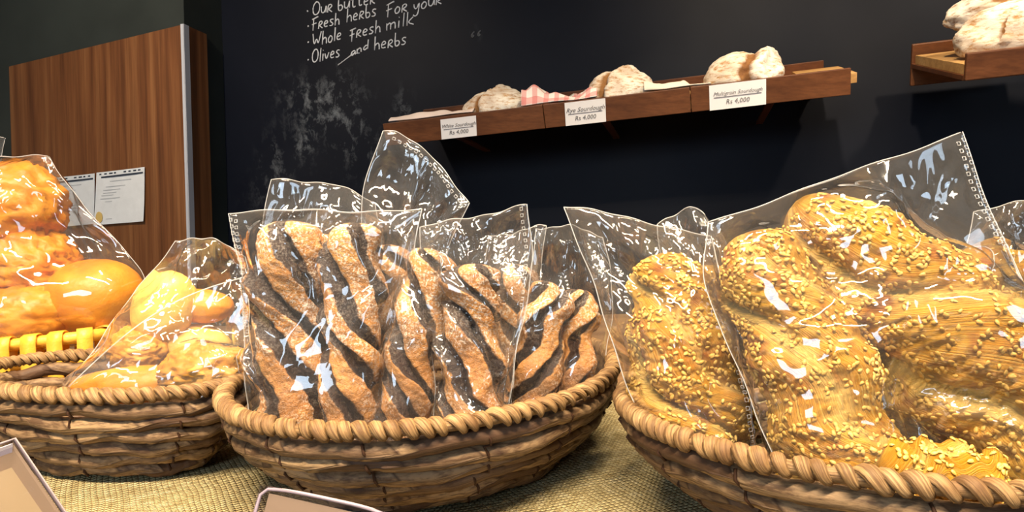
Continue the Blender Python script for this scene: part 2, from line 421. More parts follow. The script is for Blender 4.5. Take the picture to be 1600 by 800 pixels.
# walnut cladding on the column: front sheet, narrow return, chrome corner
zt = on_wall(288, 38, COLF)[2]
def cornerpt(px, py): return on_wall(px, py, COLF - .012)
tl, tr_ = cornerpt(14, 104), cornerpt(290, 38)
b = MB(); a0 = float(tl @ WA); a1 = corner_a - .004
v = []
for n in (COLF - .012, COLF):
    v += [RW(a0, n, .1), RW(a1, n, .1), RW(a1, n, tr_[2]), RW(a0, n, tl[2])]
b.add(v, [(0, 1, 2, 3), (7, 6, 5, 4), (0, 4, 5, 1), (1, 5, 6, 2), (2, 6, 7, 3), (3, 7, 4, 0)])
o = b.build('trim_1', M['panel_wood']); o['kind'] = 'structure'
b = MB(); b.quadbox(RW(corner_a, COLF + .004, .1), WA * .012, WN * .098, ZZ * (tr_[2] - .10))
o = b.build('trim_2', M['panel_wood']); o['kind'] = 'structure'
b = MB(); b.quadbox(RW(corner_a + .001, COLF - .020, .1), WA * .013, WN * .008, ZZ * (tr_[2] - .1))
b.quadbox(RW(corner_a + .011, COLF - .020, .1), WA * .004, WN * .026, ZZ * (tr_[2] - .1))
o = b.build('trim_3', M['chrome']); o['kind'] = 'structure'

# ------------------------------------------------------------------ chalk handwriting
GL = {
 'O': [[(.5, 1.9), (.15, 1.6), (.02, .9), (.15, .2), (.45, 0), (.8, .25), (.92, 1), (.8, 1.65), (.5, 1.9), (.3, 1.8)]],
 'u': [[(.05, 1), (.08, .25), (.3, 0), (.55, .2), (.68, 1)], [(.68, 1), (.7, .05)]],
 'r': [[(.1, 0), (.12, 1.0), (.4, 1.15), (.62, .95), (.5, .65), (.14, .5), (.66, 0)]],
 'b': [[(.1, 1.95), (.1, .05), (.45, -.02), (.68, .35), (.5, .8), (.12, .7)]],
 't': [[(.3, 1.7), (.28, .15), (.5, 0), (.65, .15)], [(0, 1.1), (.6, 1.2)]],
 'e': [[(.08, .5), (.62, .6), (.52, .98), (.25, 1), (.06, .5), (.2, .05), (.6, .12)]],
 'F': [[(.2, -.15), (.22, 1.7)], [(.0, 1.6), (.85, 1.9)], [(.0, .8), (.65, .95)]],
 'f': [[(.3, -.4), (.3, 1.35)], [(.02, 1.3), (.75, 1.5)], [(0, .55), (.6, .7)]],
 's': [[(.6, .95), (.3, 1.05), (.1, .8), (.35, .52), (.6, .28), (.4, 0), (.08, .08)]],
 'h': [[(.1, 1.95), (.1, 0)], [(.1, .6), (.4, 1), (.62, .75), (.66, 0)]],
 'o': [[(.35, 1), (.08, .65), (.15, .12), (.42, 0), (.66, .4), (.58, .88), (.3, 1)]],
 'y': [[(.08, 1), (.15, .4), (.4, .25), (.6, .9)], [(.66, 1), (.6, -.5), (.3, -.8), (.05, -.5)]],
 'W': [[(0, 1.8), (.25, 0), (.55, 1.2), (.8, 0), (1.15, 1.9)]],
 'l': [[(.2, 1.95), (.18, 0)]],
 'm': [[(.05, 1), (.08, 0)], [(.08, .7), (.3, 1), (.42, .8), (.42, 0)], [(.42, .7), (.68, 1), (.82, .75), (.84, 0)]],
 'i': [[(.15, 1), (.15, 0)], [(.13, 1.45), (.17, 1.5)]],
 'k': [[(.1, 1.95), (.1, 0)], [(.62, 1.1), (.12, .45), (.7, 0)]],
 'v': [[(.03, 1), (.3, 0), (.62, 1.05)]],
 'a': [[(.6, .9), (.3, 1), (.08, .5), (.25, .02), (.58, .4), (.62, .95), (.66, 0)]],
 'n': [[(.08, 1), (.1, 0)], [(.1, .7), (.38, 1), (.58, .75), (.62, 0)]],
 'd': [[(.6, .8), (.3, .95), (.06, .45), (.25, 0), (.58, .3)], [(.66, 1.95), (.64, 0)]],
 '.': [[(.1, .45), (.25, .5), (.2, .35), (.1, .45)]], ',': [[(.2, .2), (.1, -.2)]],
 '"': [[(.55, 1.4), (.15, .9), (.3, .3), (.55, .6), (.25, .85)]],
}
WD = {'O': 1.05, 'W': 1.3, 'm': 1.0, 'l': .42, 'i': .38, 'F': .9}
rng = random.Random(5)
def chalk_line(words, name, mat='chalk', rad=.0029):
    mb = MB()
    for text, (x0, y0), (x1, y1), xh in words:
        adv = [WD.get(ch, .8) for ch in text]; tot = sum(adv) - .12
        px0 = np.array([x0, y0], float); dirv = (np.array([x1, y1], float) - px0) / tot
        cx = 0.0
        for ch, ad in zip(text, adv):
            j = rng.uniform(-.06, .06)
            for st in GL[ch]:
                pts = []
                # smooth the stroke a little
                q = np.array(st, float)
                if len(q) > 2:
                    for _ in range(2):
                        new = [q[0]]
                        for k in range(len(q) - 1):
                            new += [q[k] * .75 + q[k + 1] * .25, q[k] * .25 + q[k + 1] * .75]
                        q = np.array(new + [q[-1]])
                for (gx, gy) in q:
                    p = px0 + dirv * (cx + gx) + np.array([0.06 * gy * xh, -xh * (gy + j)])
                    pts.append(on_wall(p[0], p[1], WALL - .0012))
                mb.tube(pts, [rad * rng.uniform(.7, 1.1) for _ in pts], 5)
            cx += ad
    v = np.array(mb.v); off = (v @ WN) - (WALL - .0012)      # flatten onto the board
    v = v - np.outer(off * .6, WN)
    o = mesh_obj(name, v, mb.f, M[mat], wall_back)
    return o
D = ('.', )
chalk_line([('.', (479, 22), (484, 22), 10), ('Our', (488, 24), (519, 19), 11), ('butter', (527, 17), (586, 5), 11.5)], 'chalk_lettering')
chalk_line([('.', (480, 45), (485, 45), 10), ('Fresh', (487, 47), (530, 38), 10), ('herbs', (541, 35), (588, 25), 11), ('For', (603, 26), (636, 17), 11), ('your', (645, 18), (690, 6), 11)], 'chalk_lettering')
chalk_line([('.', (480, 71), (485, 71), 10), ('Whole', (488, 73), (533, 62), 11), ('fresh', (546, 62), (594, 50), 10.5), ('milk', (603, 48), (646, 38), 11)], 'chalk_lettering')
mb_words = [('.', (480, 98), (485, 98), 10), ('Olives', (487, 99), (531, 89), 11), ('and', (547, 89), (575, 76), 7.5), ('herbs', (584, 79), (635, 69), 11)]
chalk_line(mb_words, 'chalk_lettering')
sl = MB(); sl.tube([on_wall(528, 102, WALL - .001), on_wall(552, 84, WALL - .001), on_wall(562, 83, WALL - .001)], [.0022, .0022, .002], 5); sl.build('chalk_dash', M['chalk'], wall_back, True)
chalk_line([('""', (734, 62), (752, 58), 8)], 'chalk_mark', 'faint_chalk', .0035)

# ------------------------------------------------------------------ certificates on the column
def paper_on_column(pix, label, seal=None, rows=(), head=True):
    d0 = COLF - .0145
    p = [on_wall(x, y, d0) for x, y in pix]           # tl, tr, br, bl
    n = 14; v = []
    for layer in (0, 1):
        for j in range(n + 1):
            for i in range(n + 1):
                s, t = i / n, j / n
                q = (p[3] * (1 - s) + p[2] * s) * (1 - t) + (p[0] * (1 - s) + p[1] * s) * t
                curl = .006 * (1 - t) ** 3 + .003 * abs(2 * s - 1) ** 3
                v.append(q - WN * (curl + (.0006 if layer else 0)))
    k = (n + 1) ** 2
    f = []
    for j in range(n):
        for i in range(n):
            a = j * (n + 1) + i
            f.append((a, a + n + 1, a + n + 2, a + 1)); f.append((k + a, k + a + 1, k + a + n + 2, k + a + n + 1))
    o = mesh_obj('paper_notice', v, f, M['paper'])
    tag(o, label, 'paper', 'notices on the wood panel')
    def quad(mb, s0, s1, t0, t1):
        c = []
        for s, t in ((s0, t0), (s1, t0), (s1, t1), (s0, t1)):
            q = (p[3] * (1 - s) + p[2] * s) * (1 - t) + (p[0] * (1 - s) + p[1] * s) * t
            c.append(q - WN * (.006 * (1 - t) ** 3 + .003 * abs(2 * s - 1) ** 3 + .0014))
        mb.add(c, [(0, 1, 2, 3)])
    mb = MB(); quad(mb, .1, .97, .885, .915)
    for i in range(9):
        if i in (4,): continue
        quad(mb, .06 + i * .1, .06 + i * .1 + rng.uniform(.04, .075), .945, .972)
    mb.build('header_print', M['navy_ink'], o)
    mb = MB()
    for (s0, s1, t) in rows: quad(mb, s0, s1, t, t + .016)
    mb.build('body_print', M['faint_ink'], o)
    if seal:
        c = p[3] * (1 - seal[0]) * (1 - seal[1]) + p[2] * seal[0] * (1 - seal[1]) + p[0] * (1 - seal[0]) * seal[1] + p[1] * seal[0] * seal[1] - WN * .009
        r_ = [c + WA * (seal[2] * .9 * math.cos(q)) + ZZ * (seal[2] * 1.25 * math.sin(q)) for q in np.linspace(0, 2 * math.pi, 25)[:-1]]
        mb = MB(); mb.add(r_ + [x + WN * .001 for x in r_], [tuple(range(24))] + [(i, i + 24, (i + 1) % 24 + 24, (i + 1) % 24) for i in range(24)])
        so = mb.build('gold_seal', M['gold'], o); so['label'] = 'round gold seal'
rows = [(.28, .72, .80), (.2, .6, .70), (.15, .5, .64), (.15, .42, .585), (.12, .36, .54), (.1, .5, .48), (.2, .34, .42), (.24, .36, .09)]
paper_on_column([(152, 270), (227, 261), (227, 346), (149, 352)], 'white certificate sheet with a gold seal on the wood panel', (.11, .14, .017), rows)
paper_on_column([(75, 279), (149, 271), (149, 350), (70, 357)], 'white printed sheet without a seal on the wood panel, partly behind the bun bag', None, rows[:5] + [(.3, .8, .4), (.35, .75, .34)])

# ------------------------------------------------------------------ wall shelves (trays tilted to the front)
def shelf_frame(fr_bot_a, fr_bot_b, dist):
    A = on_wall(*fr_bot_a, dist); B = on_wall(*fr_bot_b, dist)
    ax = B - A; L = np.linalg.norm(ax); ax /= L
    tilt = math.radians(19)
    n = WN * math.cos(tilt) + ZZ * math.sin(tilt); n -= ax * (n @ ax); n /= np.linalg.norm(n)
    up = np.cross(ax, n); up *= np.sign(up[2])
    return A, ax, L, n, up
# long shelf
SD = 1.864
A, AX, L, SN, SU = shelf_frame((604, 228), (1330, 148), SD)
DEPTH = .36
sh = empty('bread_shelf', A + AX * L * .5 + SN * DEPTH * .5)
tag(sh, 'long brown wooden bread shelf with three price cards on the black wall', 'shelf')
LIPH = .066
seams = [0.0, .383, .695, 1.0]
for k in range(3):
    b = MB(); b.quadbox(A + AX * (L * seams[k] + .001), AX * (L * (seams[k + 1] - seams[k]) - .002), SN * .014, SU * LIPH)
    bevel(b.build('front_board', M['shelf_wood'], sh), .0015)
b = MB(); b.quadbox(A + SN * .014 + SU * .008, AX * L, SN * (DEPTH - .026), SU * .014)
b.quadbox(A + SN * .05 + SU * .022 + AX * (L - .10), AX * .124, SN * .22, SU * .026)
bevel(b.build('base_board', M['oak'], sh), .001)
b = MB(); b.quadbox(A + SN * (DEPTH - .012), AX * (L - .0), SN * .012, SU * .062)
bevel(b.build('back_board', M['shelf_wood'], sh), .001)
for k in (.15, .5, .85):
    b = MB(); q = A + AX * L * k + SN * .05
    reach = (WALL - float(q @ WN))
    b.quadbox(q - SU * .0 + ZZ * 0, AX * .02, WN * reach, SU * .008)
    b.build('bracket', M['shelf_wood'], sh)
# short shelf at the right edge
A2, AX2, L2, SN2, SU2 = shelf_frame((1508, 127), (1760, 100), 1.756)
D2 = .40
sh2 = empty('bread_shelf', A2 + AX2 * L2 * .5 + SN2 * D2 * .5)
tag(sh2, 'short brown bread shelf carrying a pale yellow board and two stacked loaves', 'shelf')
b = MB(); b.quadbox(A2, AX2 * L2, SN2 * .014, SU2 * .062); bevel(b.build('front_board', M['shelf_wood'], sh2), .003)
b = MB(); b.quadbox(A2 + SN2 * .014, AX2 * L2, SN2 * (D2 - .026), SU2 * .012); bevel(b.build('base_board', M['shelf_wood'], sh2), .001)
b = MB(); b.quadbox(A2 + SN2 * .02 + SU2 * .012 + AX2 * .004, AX2 * (L2 - .01), SN2 * (D2 - .05), SU2 * .024); o = bevel(b.build('bread_board', M['oak'], sh2), .001); o['label'] = 'pale yellow bread board'
b = MB(); b.quadbox(A2 + SN2 * (D2 - .012) - SU2 * .05, AX2 * L2, SN2 * .012, SU2 * .115); bevel(b.build('back_board', M['shelf_wood'], sh2), .003)

def text_mesh(s, size, shear=0.0):
    cu = bpy.data.curves.new('t', 'FONT'); cu.body = s; cu.size = size; cu.shear = shear; cu.align_x = 'CENTER'; cu.resolution_u = 2
    ob = bpy.data.objects.new('t', cu); COL.objects.link(ob)
    bpy.context.view_layer.update()
    me = bpy.data.meshes.new_from_object(ob.evaluated_get(bpy.context.evaluated_depsgraph_get()))
    v = [tuple(x.co) for x in me.vertices]; f = [tuple(p.vertices) for p in me.polygons]
    bpy.data.objects.remove(ob); bpy.data.meshes.remove(me); bpy.data.curves.remove(cu)
    return v, f
def price_card(pix, title, price, label):
    def on_lip(x, y):
        r = ray(x, y); q0 = A - SN * .0022
        return CAM + r * float((q0 - CAM) @ SN / (r @ SN))
    p = [on_lip(x, y) for x, y in pix]                # tl tr br bl
    ex = p[2] - p[3]; w = np.linalg.norm(ex); ex /= w; ey = p[0] - p[3]; h = np.linalg.norm(ey); ey /= h
    b = MB(); b.quadbox(p[3], ex * w, SN * .001, ey * h)
    o = tag(b.build('price_card', M['card']), label, 'price card', 'price cards on the long shelf')
    for s, sz, yy, sh_, nm in ((title, min(.022, w / (len(title) * .50)), .56, .35, 'title_lettering'), (price, .017, .20, .15, 'price_lettering')):
        v, f = text_mesh(s, sz, sh_)
        c = p[3] + ex * w * .5 + ey * h * yy - SN * .0012
        mb = MB(); mb.add([c + ex * q[0] + ey * q[1] for q in v], f)
        if nm == 'title_lettering':
            ww = w * .42; mb.quadbox(c - ex * ww - ey * .005, ex * ww * 2, SN * .0006, ey * .0012)
        mb.build(nm, M['ink'], o)
price_card([(688, 187), (744, 181), (745, 212), (690, 218)], 'White Sourdough', 'Rs 4,000', 'small white price card at the left end of the long shelf')
price_card([(882, 161), (946, 154), (947, 190), (884, 197)], 'Rye Sourdough', 'Rs 4,000', 'white price card in the middle of the long shelf, below the red checked cloth')
price_card([(1108, 134), (1196, 126), (1197, 163), (1109, 173)], 'Multigrain Sourdough', 'Rs 4,000', 'widest white price card on the long shelf, below its rightmost loaf')

def loaf(name, label, c, ex, ey, ez, seed, gashes=(), parent=None, group='loaves on the wall shelves', flat=-.45):
    c, ex, ey, ez = map(np.asarray, (c, ex, ey, ez))
    nu, nv = 72, 40; v = []; g = []
    for j in range(nv + 1):
        th = math.pi * j / nv
        for i in range(nu):
            ph = 2 * math.pi * i / nu
            d = np.array([math.sin(th) * math.cos(ph), math.sin(th) * math.sin(ph), math.cos(th)])
            d = np.sign(d) * np.abs(d) ** .88
            k = 1 + .07 * fbm(d, 1.3, seed) + .025 * fbm(d, 4.5, seed + 3)
            gv_ = 0.0
            for (gx, gw, curve, dep) in gashes:
                x = d[0] - gx - curve * d[1] - .12 * fbm(d, 2.0, seed + 9)
                if d[2] > -.05:
                    q = math.exp(-(x / gw) ** 2)
                    gv_ = max(gv_, q); k -= dep * q; k += dep * 1.2 * math.exp(-((x - gw * 1.8) / (gw * .9)) ** 2)
            d = d * k; d[2] = max(d[2], flat)
            v.append(c + ex * d[0] + ey * d[1] + ez * d[2]); g.append(gv_)
    f = []
    for j in range(nv):
        for i in range(nu):
            f.append((j * nu + i, (j + 1) * nu + i, (j + 1) * nu + (i + 1) % nu, j * nu + (i + 1) % nu))
    return tag(mesh_obj(name, v, f, M['loaf'], parent, attrs={'gash': g}), label, 'bread', group)
def on_shelf(px, depth, fr=(A, AX, SN, SU), lift=.022):
    A_, ax, sn, su = fr
    r = ray(px, 150); pl = np.cross(r, ZZ)          # point at this column and this depth on the board
    base = A_ + sn * depth + su * lift
    t = (CAM - base) @ pl / (ax @ pl)
    return base + ax * t
def lf(px, depth, rx, ry, rz, *a, **k):
    c = on_shelf(px, depth) + SU * rz * .45
    return loaf('sourdough_loaf', a[0], c, AX * rx, SN * ry, SU * rz, *a[1:], **k)
lf(777, .10, .100, .075, .066, 'round floured loaf split down the middle, leftmost on the long shelf', 2.1, [(-.10, .13, .30, .13)])
lf(970, .105, .096, .08, .072, 'floured loaf with a lifted dark crust ear behind the checked cloth', 7.7, [(-.15, .18, .4, .17)])
lf(1163, .105, .104, .08, .076, 'big floured loaf with a dark torn crest, rightmost on the long shelf', 12.4, [(.30, .15, .3, .18)])
fr2 = (A2, AX2, SN2, SU2)
q = on_shelf(1592, .12, fr2, .036)
loaf('sourdough_loaf', 'white floured loaf lying on the pale board of the right shelf', q + AX2 * .06 + SU2 * .045, AX2 * .19, SN2 * .085, SU2 * .085, 17.0, [(.05, .05, .9, .10)])
loaf('sourdough_loaf', 'long scored loaf resting on top of another loaf on the right shelf', q + AX2 * .10 + SN2 * .06 + SU2 * .146, AX2 * .235 + SU2 * .055, SN2 * .09, SU2 * .062 - AX2 * .012, 23.0, [(-.35, .025, .5, .03), (-.2, .02, .5, .03), (.0, .02, .5, .03), (.2, .02, .5, .03)], flat=-.9)
b = MB(); p0 = on_wall(1520, 3, 1.86)
b.quadbox(p0 - ZZ * .002, WA * .35 + ZZ * .025, WN * .07, ZZ * .02); o = b.build('bread_shelf', M['oak'])
tag(o, 'yellow underside of a higher shelf board above the scored loaf', 'shelf')
def cloth_strip(px0, px1, d0, d1, mat, label, seed, hump=.012, name='bread_cloth'):
    n, m = 60, 24
    a = on_shelf(px0, d0); bq = on_shelf(px1, d0); v = []; co = []
    for layer in (0, 1):
        for j in range(m + 1):
            for i in range(n + 1):
                s, t = i / n, j / m
                q = a * (1 - s) + bq * s + SN * ((d1 - d0) * t + .01 * math.sin(s * 9 + seed))
                h = hump * (.8 + 1.0 * fbm((s * 1.6, t * 1.2, seed), 1.0, seed)) + .0015 * math.sin(s * 17 + t * 6 + seed)
                h = h * min(1.0, t * 7) + (.046 * max(0.0, 1 - t * 1.6) if d0 < .02 else 0)
                q = q + SU * (max(h, .002) + (0 if layer else .003))
                v.append(q); co.append((s * (np.linalg.norm(bq - a)), t * (d1 - d0), 0))
    k = (n + 1) * (m + 1); f = []
    for j in range(m):
        for i in range(n):
            p = j * (n + 1) + i
            f.append((p, p + 1, p + n + 2, p + n + 1)); f.append((k + p, k + p + n + 1, k + p + n + 2, k + p + 1))
    for i in range(n):
        f.append((i, k + i, k + i + 1, i + 1)); q = m * (n + 1) + i; f.append((q, q + 1, k + q + 1, k + q))
    return tag(mesh_obj(name, v, f, M[mat], uv=co), label, 'cloth', 'cloths under the loaves')
cloth_strip(608, 742, .016, .20, 'pink_cloth', 'pale pinkish cloth spread on the left end of the long shelf', 1.2, .018)
cloth_strip(818, 934, .016, .22, 'check', 'red checked cloth bunched between the two left loaves of the long shelf', 4.4, .040)
cloth_strip(1008, 1112, .016, .22, 'cloth', 'cream cloth creased beside the rightmost loaf of the long shelf', 8.0, .026)

# ------------------------------------------------------------------ counter and burlap
cy0, cy1, cx0, cx1 = .24, 1.45, -1.3, 1.3
cnt = empty('display_counter', (0, .85, 0))
tag(cnt, 'wooden display counter with a gently sloping top under the baskets', 'counter')
b = MB(); b.quadbox((cx0, cy0, table_z(cy0) - .034), (cx1 - cx0, 0, 0), (0, cy1 - cy0, T_SLOPE * (cy1 - cy0)), (0, 0, .03))
bevel(b.build('counter_top', M['counter_wood'], cnt), .004)
b = MB(); b.quadbox((cx0 + .03, cy0 + .03, 0), (cx1 - cx0 - .06, 0, 0), (0, cy1 - cy0 - .06, 0), (0, 0, table_z(cy0) - .034))
b.build('cabinet_body', M['counter_wood'], cnt)
n, m = 150, 70; v = []
for layer in (0, 1):
    for j in range(m + 1):
        for i in range(n + 1):
            x = -.62 + 1.3 * i / n; y = .27 + .60 * j / m
            h = .0018 + .0015 * (1 + fbm((x, y, 0), 6, 3.3)) * .5
            h += .010 * math.exp(-((x + .27 + .1 * (y - .5)) / .035) ** 2 - ((y - .47) / .07) ** 2)
            v.append((x, y, table_z(y) + (h if layer else -.0035)))
k = (n + 1) * (m + 1); f = []
for j in range(m):
    for i in range(n):
        p = j * (n + 1) + i
        f.append((k + p, k + p + 1, k + p + n + 2, k + p + n + 1)); f.append((p, p + n + 1, p + n + 2, p + 1))
for i in range(n):
    f.append((i, i + 1, k + i + 1, k + i)); q = m * (n + 1) + i; f.append((q, k + q, k + q + 1, q + 1))
tag(mesh_obj('burlap_runner', v, f, M['burlap']), 'yellowish open-weave burlap runner spread under the baskets', 'table runner')

# ------------------------------------------------------------------ coiled baskets
def basket(cx, cy, a, bb, yaw, label, seed, H=.08):
    C = np.array([cx, cy, table_z(cy)]) + TN * .0075
    e1 = TX * math.cos(yaw) + TY * math.sin(yaw); e2 = -TX * math.sin(yaw) + TY * math.cos(yaw)
    root = empty('coiled_basket', C); tag(root, label, 'basket', 'coiled leaf baskets')
    def pt(q, k, off, h): return C + e1 * ((a * k - off) * math.cos(q)) + e2 * ((bb * k - off) * math.sin(q)) + TN * h
    rng_ = random.Random(seed)
    nr = 6; rc = H / nr * .515
    v = []; f = []; co = []
    N, K = 260, 12; circ = math.pi * (a + bb)
    rows = []
    for r in range(nr):
        t = (r + .5) / nr
        k = .70 + .30 * math.sin(math.pi / 2 * min(1, t * 1.02)) ** 1.1
        rows.append((k, (t - .02) * (H - .008) + .001))
    for r, (k, h) in enumerate(rows):
        base = len(v); ph0 = rng_.uniform(0, 6)
        steps = np.cumsum([rng_.uniform(.018, .042) for _ in range(120)])
        for i in range(N):
            q = 2 * math.pi * i / N; s = circ * i / N
            w = int(np.searchsorted(steps, s)); s0 = steps[w - 1] if w else 0; fr = (s - s0) / (steps[w] - s0)
            rr = rc * (.93 + .13 * (1 - fr) + .05 * math.sin(q * 7 + ph0))
            hh = h + .0016 * math.sin(q * 5 + ph0) + .001 * math.sin(q * 13 + r)
            for m_ in range(K):
                z = 2 * math.pi * m_ / K
                rad = rr * 1.12 * math.cos(z)
                v.append(pt(q, k, -rad + .010, hh + rr * math.sin(z))); co.append((s, m_ / K * 2 - 1 if m_ <= K / 2 else 1 - (m_ / K * 2 - 1), r * 1.37))
        for i in range(N):
            for m_ in range(K):
                f.append((base + i * K + m_, base + i * K + (m_ + 1) % K, base + ((i + 1) % N) * K + (m_ + 1) % K, base + ((i + 1) % N) * K + m_))
    # base disc of flat coils
    for r in range(9):
        k = .70 * (1 - r / 9.0); base = len(v)
        for i in range(90):
            q = 2 * math.pi * i / 90
            for m_ in range(8):
                z = 2 * math.pi * m_ / 8
                v.append(pt(q, k, -.0085 * math.cos(z) + .010 * (k / .7), .0065 + .005 * math.sin(z))); co.append((q * k * a, m_ / 4 - 1, r * 1.3))
        for i in range(90):
            for m_ in range(8):
                f.append((base + i * 8 + m_, base + i * 8 + (m_ + 1) % 8, base + ((i + 1) % 90) * 8 + (m_ + 1) % 8, base + ((i + 1) % 90) * 8 + m_))
    mesh_obj('coil_body', v, f, M['coil'], root, uv=co)
    # rim: a core wrapped with fat slanted leaf stitches
    v = []; f = []; co = []
    nst = int(round(circ / .0108)); K, Q = 8, 11
    ring = [pt(2 * math.pi * i / 200, 1.0, .006, H - .001) for i in range(200)]
    cb = len(v)
    for i in range(200):
        q = 2 * math.pi * i / 200
        for m_ in range(K):
            z = 2 * math.pi * m_ / K; v.append(pt(q, 1.0, .006 - .0044 * math.cos(z), H - .001 + .0044 * math.sin(z))); co.append((q * a, z / 3.1, 3.3))
    for i in range(200):
        for m_ in range(K): f.append((cb + i * K + m_, cb + i * K + (m_ + 1) % K, cb + ((i + 1) % 200) * K + (m_ + 1) % K, cb + ((i + 1) % 200) * K + m_))
    for i in range(nst):
        q0 = 2 * math.pi * (i + rng_.uniform(-.16, .16)) / nst; dq = 2 * math.pi / nst
        base = len(v); rk = rng_.uniform(.74, 1.12); sl_ = rng_.uniform(.9, 1.6)
        pts = []
        for k in range(Q):
            t = k / (Q - 1); z = math.radians(-62 + 300 * t)
            q = q0 + dq * sl_ * 1.25 * (.5 - t)
            pts.append(pt(q, 1.0, .006 - .0047 * math.cos(z), H - .001 + .0047 * math.sin(z)))
        pts = np.array(pts); tg = np.gradient(pts, axis=0); tg /= np.linalg.norm(tg, axis=1)[:, None]
        cen = pt(q0, 1.0, .006, H - .001)
        n2 = pts - cen; n2 -= tg * np.sum(n2 * tg, 1)[:, None]; n2 /= np.linalg.norm(n2, axis=1)[:, None]; n1 = np.cross(tg, n2)
        for k in range(Q):
            t = k / (Q - 1); w = (math.sin(math.pi * (.08 + .84 * t)) ** .5) * rk
            for m_ in range(K):
                z = 2 * math.pi * m_ / K
                v.append(pts[k] + n1[k] * .0056 * w * math.cos(z) + n2[k] * .0034 * w * math.sin(z)); co.append((t * .03 + i * .37, m_ / 4.0, i * .61))
        for k in range(Q - 1):
            for m_ in range(K): f.append((base + k * K + m_, base + k * K + (m_ + 1) % K, base + (k + 1) * K + (m_ + 1) % K, base + (k + 1) * K + m_))
        f.append(tuple(base + m_ for m_ in range(K))[::-1]); f.append(tuple(base + (Q - 1) * K + m_ for m_ in range(K)))
    mesh_obj('braided_rim', v, f, M['rope'], root, uv=co)
    # dark stitches that tie coil to coil
    ns = int(circ / .075)
    for i in range(ns):
        q0 = 2 * math.pi * (i + rng_.uniform(-.2, .2)) / ns; pts = []
        for r in range(nr - 1, -1, -1):
            k, h = rows[r]; q = q0 + rng_.uniform(-.03, .03)
            pts.append(pt(q, k, -rc * .65 + .010, h + rc * .75)); pts.append(pt(q + .012, k, -rc * 1.24 + .010, h)); pts.append(pt(q + .02, k, -rc * .65 + .010, h - rc * .75))
        mb = MB(); mb.tube(pts, .0011, 5); mb.build('stitch', M['stitch'], root, True)
    return root
basket(-.393, .657, .160, .081, -.33, 'coiled leaf basket holding the bag of round orange bread', 1)
basket(-.0785, .640, .192, .170, .90, 'coiled leaf basket full of bagged chocolate twists', 2)
basket(.328, .5035, .253, .179, .0, 'large coiled leaf basket full of bagged sesame twists', 3)

# yellow cane basket behind the left coiled basket
def cane_basket():
    Z0 = 0.0
    fl = P(-160, 548, .80); fr_ = P(152, 514, .84)
    ax = fr_ - fl; ax[2] = 0; Lx = np.linalg.norm(ax); ax /= Lx; ay = np.array([-ax[1], ax[0], 0])
    zt_ = (fl[2] + fr_[2]) / 2; zb = table_z(fl[1] + .05) + .002
    dep = .26; Hh = zt_ - zb
    root = empty('cane_basket', np.array([*(fl + ax * Lx / 2 + ay * dep / 2)[:2], zb])); tag(root, 'orange-yellow cane basket with upright slats behind the left coiled basket', 'basket')
    # rounded rectangle path
    path = []; R = .03
    for (cx_, cy_, a0_) in ((Lx - R, R, -90), (Lx - R, dep - R, 0), (R, dep - R, 90), (R, R, 180)):
        for k in range(7):
            q = math.radians(a0_ + 15 * k); path.append((cx_ + R * math.cos(q), cy_ + R * math.sin(q)))
    def W(x, y, z):
        p = np.array(fl) + ax * x + ay * y; tz = (fr_[2] - fl[2]) * (x / Lx) + fl[2]
        return np.array([p[0], p[1], tz + z])
    mb = MB(); mb.tube([W(x, y, -.008) for x, y in path], .0075, 8, True); mb.build('rim_rod', M['yellow_cane'], root, True)
    mb = MB(); mb.tube([W(x, y, -Hh * .72) for x, y in path], .006, 8, True); mb.build('lower_rod', M['yellow_cane'], root, True)
    mb = MB(); mb.quadbox(W(.02, .02, 0) * [1, 1, 0] + [0, 0, zb], ax * (Lx - .04), ay * (dep - .04), ZZ * .012); mb.build('base', M['yellow_cane'], root)
    mb = MB()
    pp = np.array(path + path[:1]); seg = np.linalg.norm(np.diff(pp, axis=0), axis=1); cum = np.concatenate([[0], np.cumsum(seg)])
    tot = cum[-1]; cnt_ = int(tot / .0285)
    for i in range(cnt_):
        s = tot * (i + .5) / cnt_; j = int(np.searchsorted(cum, s)) - 1; t = (s - cum[j]) / seg[j]
        c = pp[j] * (1 - t) + pp[j + 1] * t; d = (pp[j + 1] - pp[j]) / seg[j]; nrm = np.array([d[1], -d[0]])
        prof = [(.0035, -Hh * .98), (.009, -Hh * .72), (.0095, -.03), (.0110, -.010), (.0085, .0005), (.0, .0030), (-.0085, .0005), (-.0105, -.012), (-.009, -.03)]
        v = []
        for (o_, z) in prof:
            for w in (-.0085, .0085):
                for th in (0, .0025):
                    q = c + d * w + nrm * (o_ - th * (1 if o_ > 0 else -1)); v.append(W(q[0], q[1], z - (th if abs(o_) < .004 and z > 0 else 0)))
        f = []
        for k in range(len(prof) - 1):
            p = k * 4; f += [(p, p + 4, p + 6, p + 2), (p + 1, p + 3, p + 7, p + 5), (p, p + 1, p + 5, p + 4), (p + 2, p + 6, p + 7, p + 3)]
        mb.add(v, f)
    mb.build('slats', M['yellow_cane'], root, True)
cane_basket()

